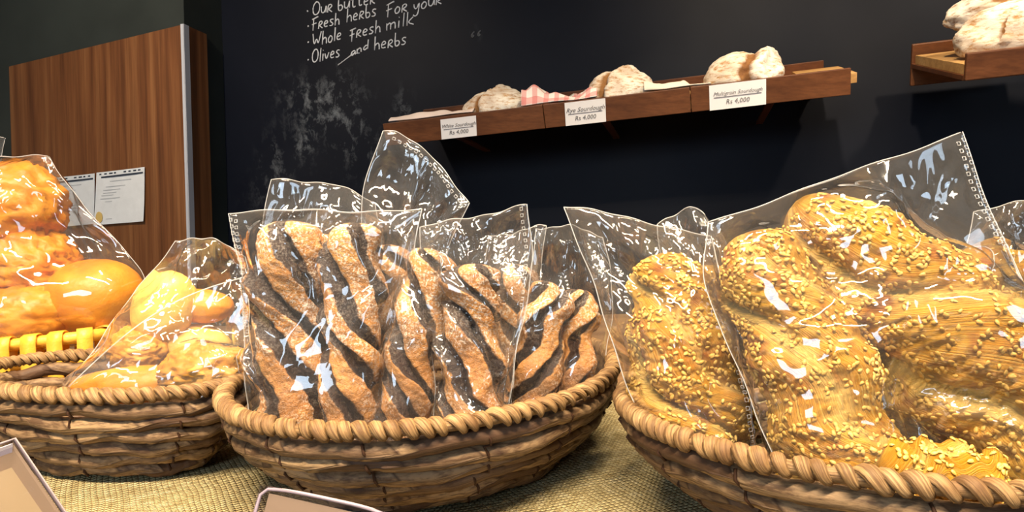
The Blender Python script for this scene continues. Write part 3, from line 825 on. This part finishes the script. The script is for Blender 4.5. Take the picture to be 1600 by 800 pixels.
# ------------------------------------------------------------------ pastries
ELL = []
def ico(n=8):
    v = []; f = []
    for j in range(5):
        th = math.pi * j / 4
        for i in range(n): v.append((math.sin(th) * math.cos(2 * math.pi * i / n), math.sin(th) * math.sin(2 * math.pi * i / n), math.cos(th)))
    for j in range(4):
        for i in range(n): f.append((j * n + i, (j + 1) * n + i, (j + 1) * n + (i + 1) % n, j * n + (i + 1) % n))
    return np.array(v), np.array(f)
SV, SF = ico()
def smooth(a, b, x):
    t = np.clip((x - a) / (b - a), 0, 1); return t * t * (3 - 2 * t)
def twist(name, label, group, kind, p0, p1, R0, R1, turns, seed, lobes=2, bend=.0, squash=.85, phase=0.0, depth=.30, seeds=0, hand=1):
    p0, p1 = np.asarray(p0), np.asarray(p1)
    ax = p1 - p0; L = np.linalg.norm(ax); ax /= L
    toward = CAM - (p0 + p1) / 2; sd = np.cross(ax, toward); sd /= np.linalg.norm(sd); fw = np.cross(sd, ax)
    NT_, NQ = int(190 if kind == 'sesame' else 170), 84
    v = np.zeros((NT_, NQ, 3)); g = np.zeros((NT_, NQ)); lb = np.zeros((NT_, NQ)); co = np.zeros((NT_, NQ, 3))
    for i in range(NT_):
        t = i / (NT_ - 1)
        tt = t ** 2.6 if kind == 'sesame' else t
        R = R0 * (1 - tt) + R1 * tt
        R *= (1.0 if kind == 'choc' else 1.12) * (max(0.0, 1 - abs(2 * t - 1) ** 12)) ** .5 * (1 + (.06 if kind == 'choc' else .025) * math.sin(t * 17 + seed))
        psi = hand * 2 * math.pi * turns * t + .35 * math.sin(t * 9 + seed) + phase
        c = p0 + ax * L * t + sd * bend * math.sin(math.pi * t) + sd * .0025 * math.sin(t * 22 + seed * 2)
        for k in range(NQ):
            q = 2 * math.pi * k / NQ
            ph = q - psi; lo = (ph * lobes / (2 * math.pi)) % 1.0; li = math.floor(ph * lobes / (2 * math.pi))
            e = abs(lo - .5) * 2
            lobr = .5 + .5 * noise.noise(Vector((li * 3.7 + seed, t * 4.0 + lo, seed)))
            e = min(1.0, max(0.0, e + .16 * noise.noise(Vector((lo * 2 + li, t * L * 130, seed)))))
            pr = 1 - depth * float(smooth(.56 if kind == 'choc' else .45, .92, e)) - .20 * (lo - .5)      # one edge of the strip lies over the next
            pr *= 1 + (.15 if kind == 'choc' else .03) * math.sin(t * L * 75 + li * 2.1 + seed)
            dv = sd * math.cos(q) + fw * math.sin(q) * squash
            if kind == 'sesame':                                   # flaky layers stepping over one another
                ter = lo * (10.0 / lobes) + .9 * fbm(np.array([t * L * 26, lo * 2 + li, seed]), 1.0, seed + 2)
                tf = ter % 1.0; pr += .060 * (tf if tf < .86 else (1 - tf) * 6.1) - .03
                fk = max(0.0, 1 - abs(tf - .84) / .14); e = max(e, .78 * fk)
            nz = fbm(dv * .7 + np.array([0, 0, t * L * 22]), 2.2, seed) * .055
            nz += fbm(np.array([lo * 5, t * 34 * L / .2, li]), 1.0, seed + 5) * (.035 if kind == 'sesame' else .03)
            if kind == 'sesame':
                fl_ = fbm(np.array([(lo + li) * 9, t * L * 16, seed]), 1.0, seed + 7); nz += .032 * (abs(fl_) - .25)
            v[i, k] = c + dv * R * (pr + nz)
            g[i, k] = e; lb[i, k] = lobr; co[i, k] = (t * L * 5 + li * .7, lo + li, seed)
    V = v.reshape(-1, 3); f = []
    for i in range(NT_ - 1):
        for k in range(NQ):
            l = (k + 1) % NQ
            f.append((i * NQ + k, i * NQ + l, (i + 1) * NQ + l, (i + 1) * NQ + k))
    o = mesh_obj(name, V, f, M['choc' if kind == 'choc' else 'sesame'], attrs={'groove': g.ravel(), 'lobe': lb.ravel()}, uv=co.reshape(-1, 3))
    tag(o, label, 'pastry', group)
    if seeds:
        rg = np.random.default_rng(int(seed * 10) + 1); sv = []; sf = []
        clump = rg.random((9, 2))
        n = 0; tries = 0
        while n < seeds and tries < seeds * 30:
            tries += 1
            i = rg.integers(6, NT_ - 6); k = rg.integers(0, NQ)
            if g[i, k] > .95: continue
            den = .5 + .8 * noise.noise(Vector((i * .05 + seed, k * .11, seed)))
            if rg.random() > den: continue
            a = v[i, k]; n_ = np.cross(v[i, (k + 1) % NQ] - v[i, k - 1], v[i + 1, k] - v[i - 1, k])
            nn = np.linalg.norm(n_)
            if nn < 1e-12: continue
            n_ = n_ / nn
            if n_ @ (a - (p0 + ax * ((a - p0) @ ax))) < 0: n_ = -n_
            if n_ @ toward < -.02: continue
            t1 = np.cross(n_, rg.normal(size=3)); t1 /= np.linalg.norm(t1); t2 = np.cross(n_, t1)
            s = rg.uniform(.62, .92)
            pear = 1 + .35 * SV[:, 2:3] * -1
            b0 = len(sv) * len(SV)
            sv.append(a + n_ * .0006 + s * (SV[:, 2:3] * .0025 * t1 + SV[:, 0:1] * pear * .0016 * t2 + SV[:, 1:2] * pear * .0009 * n_)); sf.append(SF + b0); n += 1
        so = mesh_obj('sesame_seeds', np.concatenate(sv), np.concatenate(sf).tolist(), M['seed'], o); so['kind'] = 'stuff'
    return o, V, f
def ctwist(label, a, b, wa, wb, **k):
    (x0, y0, d0), (x1, y1, d1) = a, b
    return twist('chocolate_twist', label, 'bagged chocolate twists', 'choc', P(x0, y0, d0), P(x1, y1, d1), wa / 2 / F * d0, wb / 2 / F * d1, **k)
def stwist(label, a, b, wa, wb, **k):
    (x0, y0, d0), (x1, y1, d1) = a, b
    return twist('sesame_twist', label, 'bagged sesame twists', 'sesame', P(x0, y0, d0), P(x1, y1, d1), wa / 2 / F * d0, wb / 2 / F * d1, **k)
tA = ctwist('sugared chocolate twist with a big square golden end, leftmost in the middle basket', (442, 715, .565), (462, 345, .575), 104, 112, turns=1.05, seed=1.0, phase=.6, hand=1, lobes=4, depth=.40)
tB = ctwist('sugared chocolate twist with pale straight lower half, beside the leftmost twist', (535, 718, .560), (556, 348, .575), 84, 96, turns=1.05, seed=2.3, phase=1.9, hand=1, lobes=4, depth=.40)
tA2 = ctwist('dark chocolate twist wedged behind the two leftmost twists', (500, 700, .635), (500, 365, .635), 88, 80, turns=1.05, seed=9.1, phase=.3, hand=1, lobes=4, depth=.40)
tC = ctwist('heavily sugared pale twist leaning right, under the tall bag peak', (628, 712, .565), (670, 388, .585), 84, 78, turns=1.05, seed=3.7, phase=.2, hand=1, lobes=4, depth=.40)
tC2 = ctwist('dark sugar-crusted twist standing between the tall bag folds', (592, 705, .635), (612, 382, .640), 82, 76, turns=1.05, seed=4.4, phase=1.3, hand=1, lobes=4, depth=.40)
tD = ctwist('sugared twist in the bag with the dotted right edge', (730, 712, .560), (742, 412, .580), 96, 92, turns=1.05, seed=5.2, phase=2.3, hand=1, lobes=4, depth=.40)
tD2 = ctwist('sugared twist standing behind the dotted-edge bag', (786, 690, .650), (802, 412, .660), 74, 70, turns=1.05, seed=6.2, phase=.9, hand=1, lobes=4, depth=.40)
tE = ctwist('dark orange chocolate twist leaning right in the rightmost chocolate twist bag', (822, 680, .620), (858, 440, .640), 76, 70, turns=.8, seed=6.8, phase=.4, hand=-1, lobes=4, depth=.40)
tF = ctwist('upright golden chocolate twist at the right end of the middle basket', (890, 662, .640), (905, 452, .655), 64, 58, turns=.8, seed=7.9, phase=1.2, hand=-1, lobes=4, depth=.40)

s1 = stwist('sesame twist in the narrow left bag of the right basket', (1100, 712, .485), (1032, 396, .515), 165, 80, turns=0.66, lobes=4, depth=.16, seed=11.0, seeds=884, phase=.7)
s2 = stwist('pale flaky sesame twist with a pointed top, in the middle of the right basket', (1325, 765, .430), (1162, 366, .480), 172, 92, turns=.62, lobes=3, depth=.11, seed=12.5, seeds=884, phase=2.0, bend=.006)
s3 = stwist('largest sesame twist, lying slanted at the right of the right basket', (1700, 735, .425), (1246, 312, .480), 236, 84, turns=.62, lobes=3, depth=.13, seed=13.8, seeds=1360, phase=.9)
s5 = stwist('sesame twist mostly hidden between the two biggest sesame twists', (1430, 740, .500), (1300, 430, .535), 150, 120, turns=0.66, lobes=3, depth=.20, seed=15.1, seeds=442, phase=.2)
s4 = stwist('short broken sesame twist end lying at the front of the right basket', (1365, 735, .400), (1560, 748, .405), 92, 84, turns=0.44, lobes=3, depth=.20, seed=16.6, seeds=272, phase=1.1)
s6 = stwist('sesame twist sunk in shade behind the largest one at the right edge', (1700, 640, .520), (1500, 395, .545), 150, 130, turns=0.66, lobes=3, depth=.20, seed=17.7, seeds=272, phase=.4)
s7 = stwist('sesame twist seen through film behind the narrow left bag', (1120, 680, .55), (1088, 415, .560), 110, 90, turns=0.66, lobes=3, depth=.20, seed=18.4, seeds=272, phase=1.4)

def blob(name, label, cat, group, mat, px, py, d, rx, ry, rz, seed, amp=.05, sc=1.6, rot=0.0, flat=-1.0, ridge=0.0):
    c = P(px, py, d); k = d / F
    nu, nv = 72, 44; v = []; g = []
    for j in range(nv + 1):
        th = math.pi * j / nv
        for i in range(nu):
            ph = 2 * math.pi * i / nu
            u = np.array([math.sin(th) * math.cos(ph), math.sin(th) * math.sin(ph), math.cos(th)])
            s = 1 + amp * fbm(u, sc, seed) + ridge * (1 - abs(fbm(u, sc * 2.2, seed + 4)) * 2)
            w = u * s; w[2] = max(w[2], flat)
            x = w[0] * rx * k; z = w[2] * ry * k; y = w[1] * rz * k
            v.append(c + np.array([x * math.cos(rot) - z * math.sin(rot), y, x * math.sin(rot) + z * math.cos(rot)]))
    f = []
    for j in range(nv):
        for i in range(nu):
            f.append((j * nu + i, (j + 1) * nu + i, (j + 1) * nu + (i + 1) % nu, j * nu + (i + 1) % nu))
    o = mesh_obj(name, v, f, M[mat]); tag(o, label, cat, group)
    return o, np.array(v), f
GB = 'orange buns in the big bag'
b1 = blob('orange_bun', 'smooth round orange bun at the right in the big bun bag', 'bun', GB, 'bun', 150, 465, .90, 72, 60, 66, 3.0, .04, 1.2)
b2 = blob('orange_bun', 'crinkled orange bun at the top of the big bun bag', 'bun', GB, 'crumple', 16, 326, .90, 78, 70, 70, 5.0, .10, 2.2, .3, -1, .09)
b3 = blob('orange_bun', 'crinkled deep orange bun in the middle of the big bun bag', 'bun', GB, 'crumple', 42, 415, .90, 70, 60, 70, 8.0, .10, 2.6, -.2, -1, .11)
b4 = blob('orange_bun', 'orange bun pressed against the film at the rim of the cane basket', 'bun', GB, 'crumple', 36, 490, .87, 74, 50, 60, 11.0, .07, 1.8, 0, -1, .05)
b5 = blob('orange_bun', 'orange bun at the left photo edge beside the crinkled ones', 'bun', GB, 'bun', -92, 496, .90, 70, 58, 66, 13.0, .05, 1.5)
GL_ = 'breads in the left basket bag'
l1 = blob('orange_bun', 'pale orange bread standing upright in the left coiled basket', 'bread', GL_, 'sponge', 256, 480, .685, 48, 58, 36, 21.0, .05, 1.2, -.5)
l6 = blob('sponge_slice', 'flat orange slice leaning behind the fold beside the pale upright bread', 'bread', GL_, 'bun', 312, 478, .700, 54, 27, 30, 22.0, .05, 1.2, -.08)
l2 = blob('cheese_pastry', 'browned cheese pastry at the right of the left basket bag', 'pastry', GL_, 'cheese', 322, 578, .620, 68, 38, 42, 23.0, .14, 3.0, .05, -1, .12)
l3 = blob('sponge_slice', 'long orange sponge lying low at the front of the left basket', 'bread', GL_, 'bun', 205, 602, .625, 100, 30, 34, 27.0, .05, 1.3, .06)
l4 = blob('cheese_pastry', 'small brown-topped pastry behind the orange sponge in the left basket', 'pastry', GL_, 'cheese', 215, 546, .680, 46, 34, 30, 29.0, .14, 3.0, 0, -1, .12)
l5 = blob('sponge_slice', 'pale yellow sponge slice beside the cheese pastry in the left basket', 'bread', GL_, 'sponge', 300, 540, .700, 60, 34, 36, 31.0, .05, 1.5)

# ------------------------------------------------------------------ clear bags: film drawn tight over what it holds
def poly(pts, n):
    q = np.array(pts, float)
    if len(q) > 2:
        for _ in range(3):
            new = [q[0]]
            for k in range(len(q) - 1): new += [q[k] * .8 + q[k + 1] * .2, q[k] * .2 + q[k + 1] * .8]
            q = np.array(new + [q[-1]])
    s = np.concatenate([[0], np.cumsum(np.linalg.norm(np.diff(q, axis=0), axis=1))]); s /= s[-1]
    t = np.linspace(0, 1, n); return np.stack([np.interp(t, s, q[:, k]) for k in range(q.shape[1])], 1)
def bag(label, bottom, top, left, right, dep, contents, seed, folds=16, amp=.0042, puff=.010, perf=None, N=128, flare=1.0, name='plastic_bag'):
    """bottom/top run left to right, left/right run bottom to top, all in pixels; dep = depths at bl, br, tr, tl"""
    Bq, Tq, Lq, Rq = poly(bottom, N), poly(top, N), poly(left, N), poly(right, N)
    u = np.linspace(0, 1, N)[None, :, None]; w = np.linspace(0, 1, N)[:, None, None]
    S = (1 - w) * Bq[None] + w * Tq[None] + (1 - u) * Lq[:, None] + u * Rq[:, None] \
        - ((1 - u) * (1 - w) * Bq[0] + u * (1 - w) * Bq[-1] + u * w * Tq[-1] + (1 - u) * w * Tq[0])
    u2, w2 = u[..., 0], w[..., 0]
    dd = (1 - u2) * (1 - w2) * dep[0] + u2 * (1 - w2) * dep[1] + u2 * w2 * dep[2] + (1 - u2) * w2 * dep[3]
    S[..., 0] += 2.6 * np.sin(w2 * 9 + seed) * np.abs(2 * u2 - 1) + 1.2 * np.sin(w2 * 23 + seed * 3) * np.abs(2 * u2 - 1)
    S[..., 1] += (2.4 * np.sin(u2 * 8 + seed * 2) + 1.2 * np.sin(u2 * 21 + seed)) * w2
    dd = dd + w2 ** 2 * (.0045 * np.sin(u2 * 7 + seed * 5) + .002 * np.sin(u2 * 19 + seed))
    mid = np.zeros((N, N, 3))
    for i in range(N):
        for j in range(N): mid[i, j] = P(S[i, j, 0], S[i, j, 1], dd[i, j])
    right_v = mid[N // 2, -1] - mid[N // 2, 0]; up_v = mid[-1, N // 2] - mid[0, N // 2]
    nrm = np.cross(right_v, up_v); nrm /= np.linalg.norm(nrm)                      # towards the viewer
    V = []; Fc = []; off = 0
    for (_, cv, cf) in contents:
        V.append(cv); Fc += [tuple(int(x) + off for x in q) for q in cf]; off += len(cv)
    tree = BVHTree.FromPolygons([tuple(x) for x in np.concatenate(V)], Fc) if contents else None
    rg = np.random.default_rng(int(seed * 100))
    span = np.linalg.norm(right_v); hei = np.linalg.norm(up_v)
    uu = np.broadcast_to(u2, (N, N)) * span; ww = np.broadcast_to(w2, (N, N)) * hei
    edge = np.minimum(np.minimum(u2, 1 - u2), np.minimum(w2, 1 - w2)); edge = np.broadcast_to(edge, (N, N))
    def crumple(rs):
        c = np.zeros((N, N))
        for _ in range(folds):
            a = rs.uniform(0, math.pi); cx_, cy_ = rs.uniform(0, span), rs.uniform(.25, 1.05) * hei
            d = (uu - cx_) * math.cos(a) + (ww - cy_) * math.sin(a); l = -(uu - cx_) * math.sin(a) + (ww - cy_) * math.cos(a)
            lam = rs.uniform(.016, .050); ln = rs.uniform(.04, .16)
            c += rs.choice([-1, 1]) * rs.uniform(.35, 1.0) * np.maximum(0, 1 - np.abs(d) / lam) * np.exp(-(l / ln) ** 2) * lam / .02
        for _ in range(folds // 2):                        # long straight creases fanning from the open end
            x0, y0 = rs.uniform(.0, 1.0) * span, rs.uniform(.85, 1.05) * hei
            x1, y1 = rs.uniform(.1, .9) * span, rs.uniform(.2, .75) * hei
            L_ = math.hypot(x1 - x0, y1 - y0) + 1e-6; dx_, dy_ = (x1 - x0) / L_, (y1 - y0) / L_
            d = (uu - x0) * dy_ - (ww - y0) * dx_; l = ((uu - x0) * dx_ + (ww - y0) * dy_) / L_
            lam = rs.uniform(.007, .018) * (.4 + np.clip(l, 0, 1))
            c += rs.choice([-1, 1]) * rs.uniform(.5, 1.1) * np.maximum(0, 1 - np.abs(d) / lam) * np.clip(1.15 - l, 0, 1) * np.clip(l * 8 + .4, 0, 1) * lam / .012
        return c
    sides = []
    shared = crumple(rg)
    for sg in (1, -1):
        req = np.full((N, N), -1.0)
        if tree:
            for i in range(N):
                for j in range(N):
                    o_ = mid[i, j] + nrm * sg * .30
                    h = tree.ray_cast(Vector(o_), Vector(-nrm * sg), .45)
                    if h[0] is not None:
                        req[i, j] = (np.array(h[0]) - mid[i, j]) @ nrm * sg + .0022
        raw = req.copy()
        for _ in range(3):                                 # taut film spans the small bumps
            q = np.pad(req, 1, mode='edge')
            req = np.max([q[a:a + N, b:b + N] for a in range(3) for b in range(3)], axis=0)
        req = np.where(edge < .03, raw, np.maximum(req, raw))
        for _ in range(6):
            q = np.pad(req, 1, mode='edge')
            req = np.maximum(raw, .5 * req + .125 * (q[:-2, 1:-1] + q[2:, 1:-1] + q[1:-1, :-2] + q[1:-1, 2:]))
        rim = np.minimum(1, edge * 12)
        prof = puff * (np.clip(4 * u2 * (1 - u2), 0, 1) ** .5) * (np.clip(w2 * 8, 0, 1)) * (np.clip((1 - w2) * 3.0, 0, 1) * .7 + .3 * flare * np.clip((1 - w2) * 60, 0, 1))
        prof = np.broadcast_to(prof, (N, N)).copy()
        h = np.maximum(req, prof); h = np.maximum(h, 0)
        fixed = edge <= 0
        for it in range(260):
            a = h.copy(); a[1:-1, 1:-1] = .25 * (h[:-2, 1:-1] + h[2:, 1:-1] + h[1:-1, :-2] + h[1:-1, 2:])
            h = np.maximum(np.maximum(a, req), prof * .6)
            h[fixed] = np.maximum(0, req[fixed])
        touch = np.exp(-np.maximum(0, h - req) / .006)
        cr_ = (shared * .7 * sg + crumple(rg) * .8) * amp * rim
        cr_ += amp * .25 * rim * np.abs(np.sin(uu * 60 + 5 * shared)) * np.clip(w2 * 2 - .9, 0, 1)
        h = h + np.where(cr_ > 0, cr_, cr_ * (1 - touch))
        for _ in range(2):
            q = np.pad(h, 1, mode='edge')
            h = np.where(fixed, h, .5 * h + .125 * (q[:-2, 1:-1] + q[2:, 1:-1] + q[1:-1, :-2] + q[1:-1, 2:]))
        h = np.where(h < -.3, 0, np.maximum(h, raw))
        sides.append(mid + nrm * (sg * (h + .0003))[..., None])
    verts = np.concatenate([s.reshape(-1, 3) for s in sides]); K = N * N; faces = []
    for i in range(N - 1):
        for j in range(N - 1):
            a = i * N + j
            faces.append((a, a + 1, a + N + 1, a + N)); faces.append((K + a, K + a + N, K + a + N + 1, K + a + 1))
    per = [j for j in range(N)] + [i * N + N - 1 for i in range(1, N)] + [(N - 1) * N + j for j in range(N - 2, -1, -1)] + [i * N for i in range(N - 2, 0, -1)]
    for k in range(len(per)):
        a, b_ = per[k], per[(k + 1) % len(per)]; faces.append((a, a + K, b_ + K, b_))
    o = tag(mesh_obj(name, verts, faces, M['film']), label, 'bag', 'clear bags of pastry')
    fr_ = sides[0]
    mb = MB()
    for line in (fr_[-1, :], fr_[int(N * .12):, 0], fr_[int(N * .12):, -1]):
        q = [p + nrm * .0004 for p in line[::2]]; mb.tube(q, .00038, 5)
    mb.build('edge_seam', M['seam'], o, True)
    if perf:
        mb = MB()
        for (kind, s0, s1, inset) in perf:
            m_ = int(inset * N)
            line = {'top': fr_[-1 - m_, :], 'left': fr_[:, m_], 'right': fr_[:, -1 - m_]}[kind]
            tot = np.concatenate([[0], np.cumsum(np.linalg.norm(np.diff(line, axis=0), axis=1))])
            s = tot[-1] * s0; k = 0
            while s < tot[-1] * s1 - .004:
                pa = np.array([np.interp(s, tot, line[:, c]) for c in range(3)]) + nrm * .0007; pb = np.array([np.interp(s + .0026, tot, line[:, c]) for c in range(3)]) + nrm * .0007
                d = pb - pa; sd = np.cross(nrm, d); sd = sd / np.linalg.norm(sd) * .0011
                ring = [pa - sd, pb - sd, pb + sd, pa + sd]
                mb.tube(ring, .00035, 4, True); s += .0058; k += 1
        mb.build('perforations', M['seam'], o, True)
    return o
# middle basket
bag('clear bag with a straight open top around the two leftmost chocolate twists',
    [(388, 716), (500, 722), (606, 718)], [(358, 331), (500, 329), (660, 328)], [(388, 716), (385, 560), (378, 440), (358, 331)], [(606, 718), (612, 560), (640, 420), (660, 328)],
    (.568, .566, .578, .578), [tA, tB], 1.1, perf=[('left', .55, 1, .012), ('left', .55, 1, .04)])
bag('clear bag with a crumpled sloping top standing behind the two leftmost twists',
    [(420, 690), (500, 694), (600, 690)], [(428, 282), (520, 284), (545, 296), (590, 320)], [(420, 690), (400, 480), (410, 340), (428, 282)], [(600, 690), (612, 520), (590, 320)],
    (.635, .64, .65, .65), [tA2], 2.2, amp=.004)
bag('tallest clear bag of the middle basket, its dotted peak flared above the twists',
    [(560, 712), (600, 716), (674, 714)], [(598, 204), (625, 203), (680, 250), (733, 316)], [(560, 712), (575, 540), (560, 330), (598, 204)], [(674, 714), (720, 520), (690, 420), (733, 316)],
    (.60, .60, .60, .61), [tC, tC2], 3.4, folds=18, amp=.006, puff=.016, perf=[('top', .12, 1, .03)])
bag('clear bag with a dotted right edge in the front of the middle basket',
    [(680, 714), (740, 718), (790, 712)], [(655, 356), (740, 338), (822, 321)], [(680, 714), (676, 560), (660, 440), (655, 356)], [(790, 712), (800, 560), (838, 430), (822, 321)],
    (.563, .563, .585, .585), [tD], 4.6, folds=26, amp=.006, perf=[('right', .62, 1, .06)])
bag('clear bag standing behind the dotted-edge bag in the middle basket',
    [(748, 690), (820, 690)], [(760, 372), (850, 352)], [(748, 690), (752, 500), (760, 372)], [(820, 690), (840, 500), (850, 352)],
    (.655, .655, .668, .668), [tD2], 5.3)
bag('clear bag at the right end of the middle basket around two dark orange twists',
    [(790, 684), (860, 684), (916, 668)], [(838, 356), (890, 352), (942, 368)], [(790, 684), (805, 520), (838, 356)], [(916, 668), (938, 600), (962, 490), (942, 368)],
    (.63, .64, .65, .65), [tE, tF], 6.5, folds=20, amp=.006)
# right basket
bag('narrow clear bag with a pointed top corner at the left of the right basket',
    [(1018, 715), (1100, 745), (1190, 752)], [(882, 322), (960, 336), (1040, 352), (1112, 372)], [(1018, 715), (985, 610), (935, 470), (882, 322)], [(1190, 752), (1165, 640), (1140, 500), (1112, 372)],
    (.48, .47, .505, .515), [s1], 7.7, folds=24, amp=.006, perf=[('right', .0, .55, .05)])
bag('clear bag with a small upright pointed flap behind the narrow sesame twist bag',
    [(1060, 700), (1120, 705), (1180, 700)], [(1030, 352), (1086, 313), (1122, 372)], [(1060, 700), (1040, 520), (1030, 352)], [(1180, 700), (1160, 520), (1122, 372)],
    (.55, .55, .562, .562), [s7], 8.8, folds=20, amp=.005)
bag('largest clear bag, its dotted corner raised high at the right of the right basket',
    [(1235, 770), (1400, 790), (1760, 800)], [(1105, 346), (1250, 300), (1400, 243), (1502, 206)], [(1235, 770), (1160, 600), (1100, 450), (1105, 346)], [(1760, 800), (1700, 640), (1600, 450), (1545, 318), (1502, 206)],
    (.425, .425, .488, .482), [s2, s3], 9.9, folds=22, amp=.006, puff=.008, perf=[('right', .72, 1, .012), ('right', .72, 1, .035)])
bag('clear bag behind the largest one, cut by the right edge of the photo',
    [(1480, 650), (1760, 660)], [(1520, 330), (1620, 312), (1720, 305)], [(1480, 650), (1490, 500), (1520, 330)], [(1760, 660), (1760, 500), (1720, 305)],
    (.53, .53, .55, .55), [s6], 10.4, folds=24, amp=.007)
# left side
bag('big clear bag of orange buns in the cane basket',
    [(-176, 556), (0, 556), (216, 528)], [(-110, 240), (0, 243), (75, 246)], [(-176, 556), (-182, 420), (-110, 240)], [(216, 528), (226, 440), (215, 415), (150, 340), (96, 278), (75, 246)],
    (.89, .90, .90, .90), [b1, b2, b3, b4, b5], 11.2, folds=22, amp=.008, puff=.02)
LEFTBAG = bag('clear bag with a folded flap over round orange bread in the left coiled basket',
    [(88, 618), (240, 632), (396, 622)], [(275, 376), (300, 370), (340, 376), (384, 398)], [(88, 618), (160, 530), (222, 440), (275, 376)], [(396, 622), (392, 500), (384, 398)],
    (.64, .625, .68, .68), [l1, l2, l3, l4, l5, l6], 12.7, folds=22, amp=.006, puff=.012)
fl_n = 26; fv = []
for layer in (0, 1):
    for j in range(fl_n):
        for i in range(fl_n):
            s_, t_ = i / (fl_n - 1), j / (fl_n - 1)
            lo_ = np.array([100 + 292 * s_, 616 + 6 * s_]); hi_ = np.array([108 + 278 * s_, 604 - 172 * s_ - 34 * math.sin(math.pi * s_) * .9])
            q_ = lo_ * (1 - t_) + hi_ * t_
            d_ = .598 - .012 * math.sin(math.pi * s_) + .022 * t_ * s_ + .003 * math.sin(s_ * 11 + t_ * 7) + .002 * math.sin(s_ * 23 - t_ * 9)
            fv.append(P(q_[0], q_[1], d_ + layer * .0004))
kk = fl_n * fl_n; ff = []
for j in range(fl_n - 1):
    for i in range(fl_n - 1):
        a_ = j * fl_n + i; ff.append((a_, a_ + 1, a_ + fl_n + 1, a_ + fl_n))
fo = mesh_obj('folded_flap', fv[:kk], ff, M['film'], LEFTBAG)
mb = MB(); mb.tube([p + np.array([0, -.0006, 0]) for p in fv[kk - fl_n:kk]], .0006, 5); mb.build('flap_seam', M['seam'], LEFTBAG, True)
bag('empty clear bag whose tip shows at the left photo edge above the bun bag', [(-165, 500), (-90, 505), (-20, 500)], [(-150, 196), (-60, 190), (10, 214)], [(-165, 500), (-150, 196)], [(-20, 500), (-25, 330), (10, 214)], (1.02, 1.02, 1.0, 1.0), [], 13.1, folds=12, N=70)

# ------------------------------------------------------------------ acrylic price holders at the front
def plate(mb, q, th):
    q = [np.asarray(p, float) for p in q]; n = np.cross(q[1] - q[0], q[3] - q[0]); n /= np.linalg.norm(n)
    mb.add(q + [p + n * th for p in q], [(3, 2, 1, 0), (4, 5, 6, 7), (0, 1, 5, 4), (1, 2, 6, 5), (2, 3, 7, 6), (3, 0, 4, 7)])
def shrink(q, k):
    c = sum(q) / 4; return [c + (p - c) * k for p in q]
def drop(p, x=0, y=0):
    g = np.array(p, float) + np.array([x, y, 0]); g[2] = table_z(g[1]) + .003; return g
ta, tb = P(410, 757, .405), P(660, 812, .370)
root = empty('price_holder', (ta + tb) / 2 * [1, 1, 0] + [0, 0, table_z(.37)]); tag(root, 'clear acrylic price holder with a beige card in front of the middle basket', 'price holder', 'acrylic price holders')
q = [drop(ta, -.012, -.035), drop(tb, -.012, -.035), tb, ta]
mb = MB(); plate(mb, q, .003); bevel(mb.build('acrylic_front', M['acrylic'], root), .004, 3)
mb = MB(); mb.tube(poly([q[0], q[0] * .12 + q[3] * .88, q[3] * .985 + q[2] * .015, q[2], q[1]], 40), .0011, 8); mb.build('polished_edge', M['acrylic_rim'], root, True)
back = np.cross(q[1] - q[0], q[3] - q[0]); back /= np.linalg.norm(back)
mb = MB(); plate(mb, [p - back * .0022 for p in shrink(q, .90)], .001); mb.build('card', M['beige_card'], root)
mb = MB(); plate(mb, [p - back * .004 for p in [drop(ta, .012, .02), drop(tb, .012, .02), tb, ta]], .002); mb.build('acrylic_back', M['acrylic'], root)
ta, tb = P(22, 686, .42), P(-120, 735, .36)
root = empty('price_holder', (ta + tb) / 2 * [1, 1, 0] + [0, 0, table_z(.39)]); tag(root, 'tent-shaped acrylic price holder seen edge-on at the lower left', 'price holder', 'acrylic price holders')
ra, rb = drop(P(205, 900, .40)), drop(P(-30, 870, .345)); ra[2] = table_z(ra[1]) + .002
la, lb = drop(P(-6, 850, .40)), drop(P(-140, 880, .35))
q = [rb, ra, ta, tb]
mb = MB(); plate(mb, q, .003); bevel(mb.build('acrylic_front', M['acrylic'], root), .0012, 2)
mb = MB(); mb.tube([q[1], q[2], q[3]], .0013, 8); mb.build('polished_edge', M['acrylic_rim'], root, True)
n_ = np.cross(q[1] - q[0], q[3] - q[0]); n_ /= np.linalg.norm(n_)
mb = MB(); plate(mb, [p - n_ * .002 for p in shrink(q, .95)], .001); mb.build('card', M['beige_card'], root)
q = [la, lb, tb + n_ * .004, ta + n_ * .004]
mb = MB(); plate(mb, shrink(q, .94), .001); o = mb.build('paper_insert', M['card'], root); o['label'] = 'white paper insert'
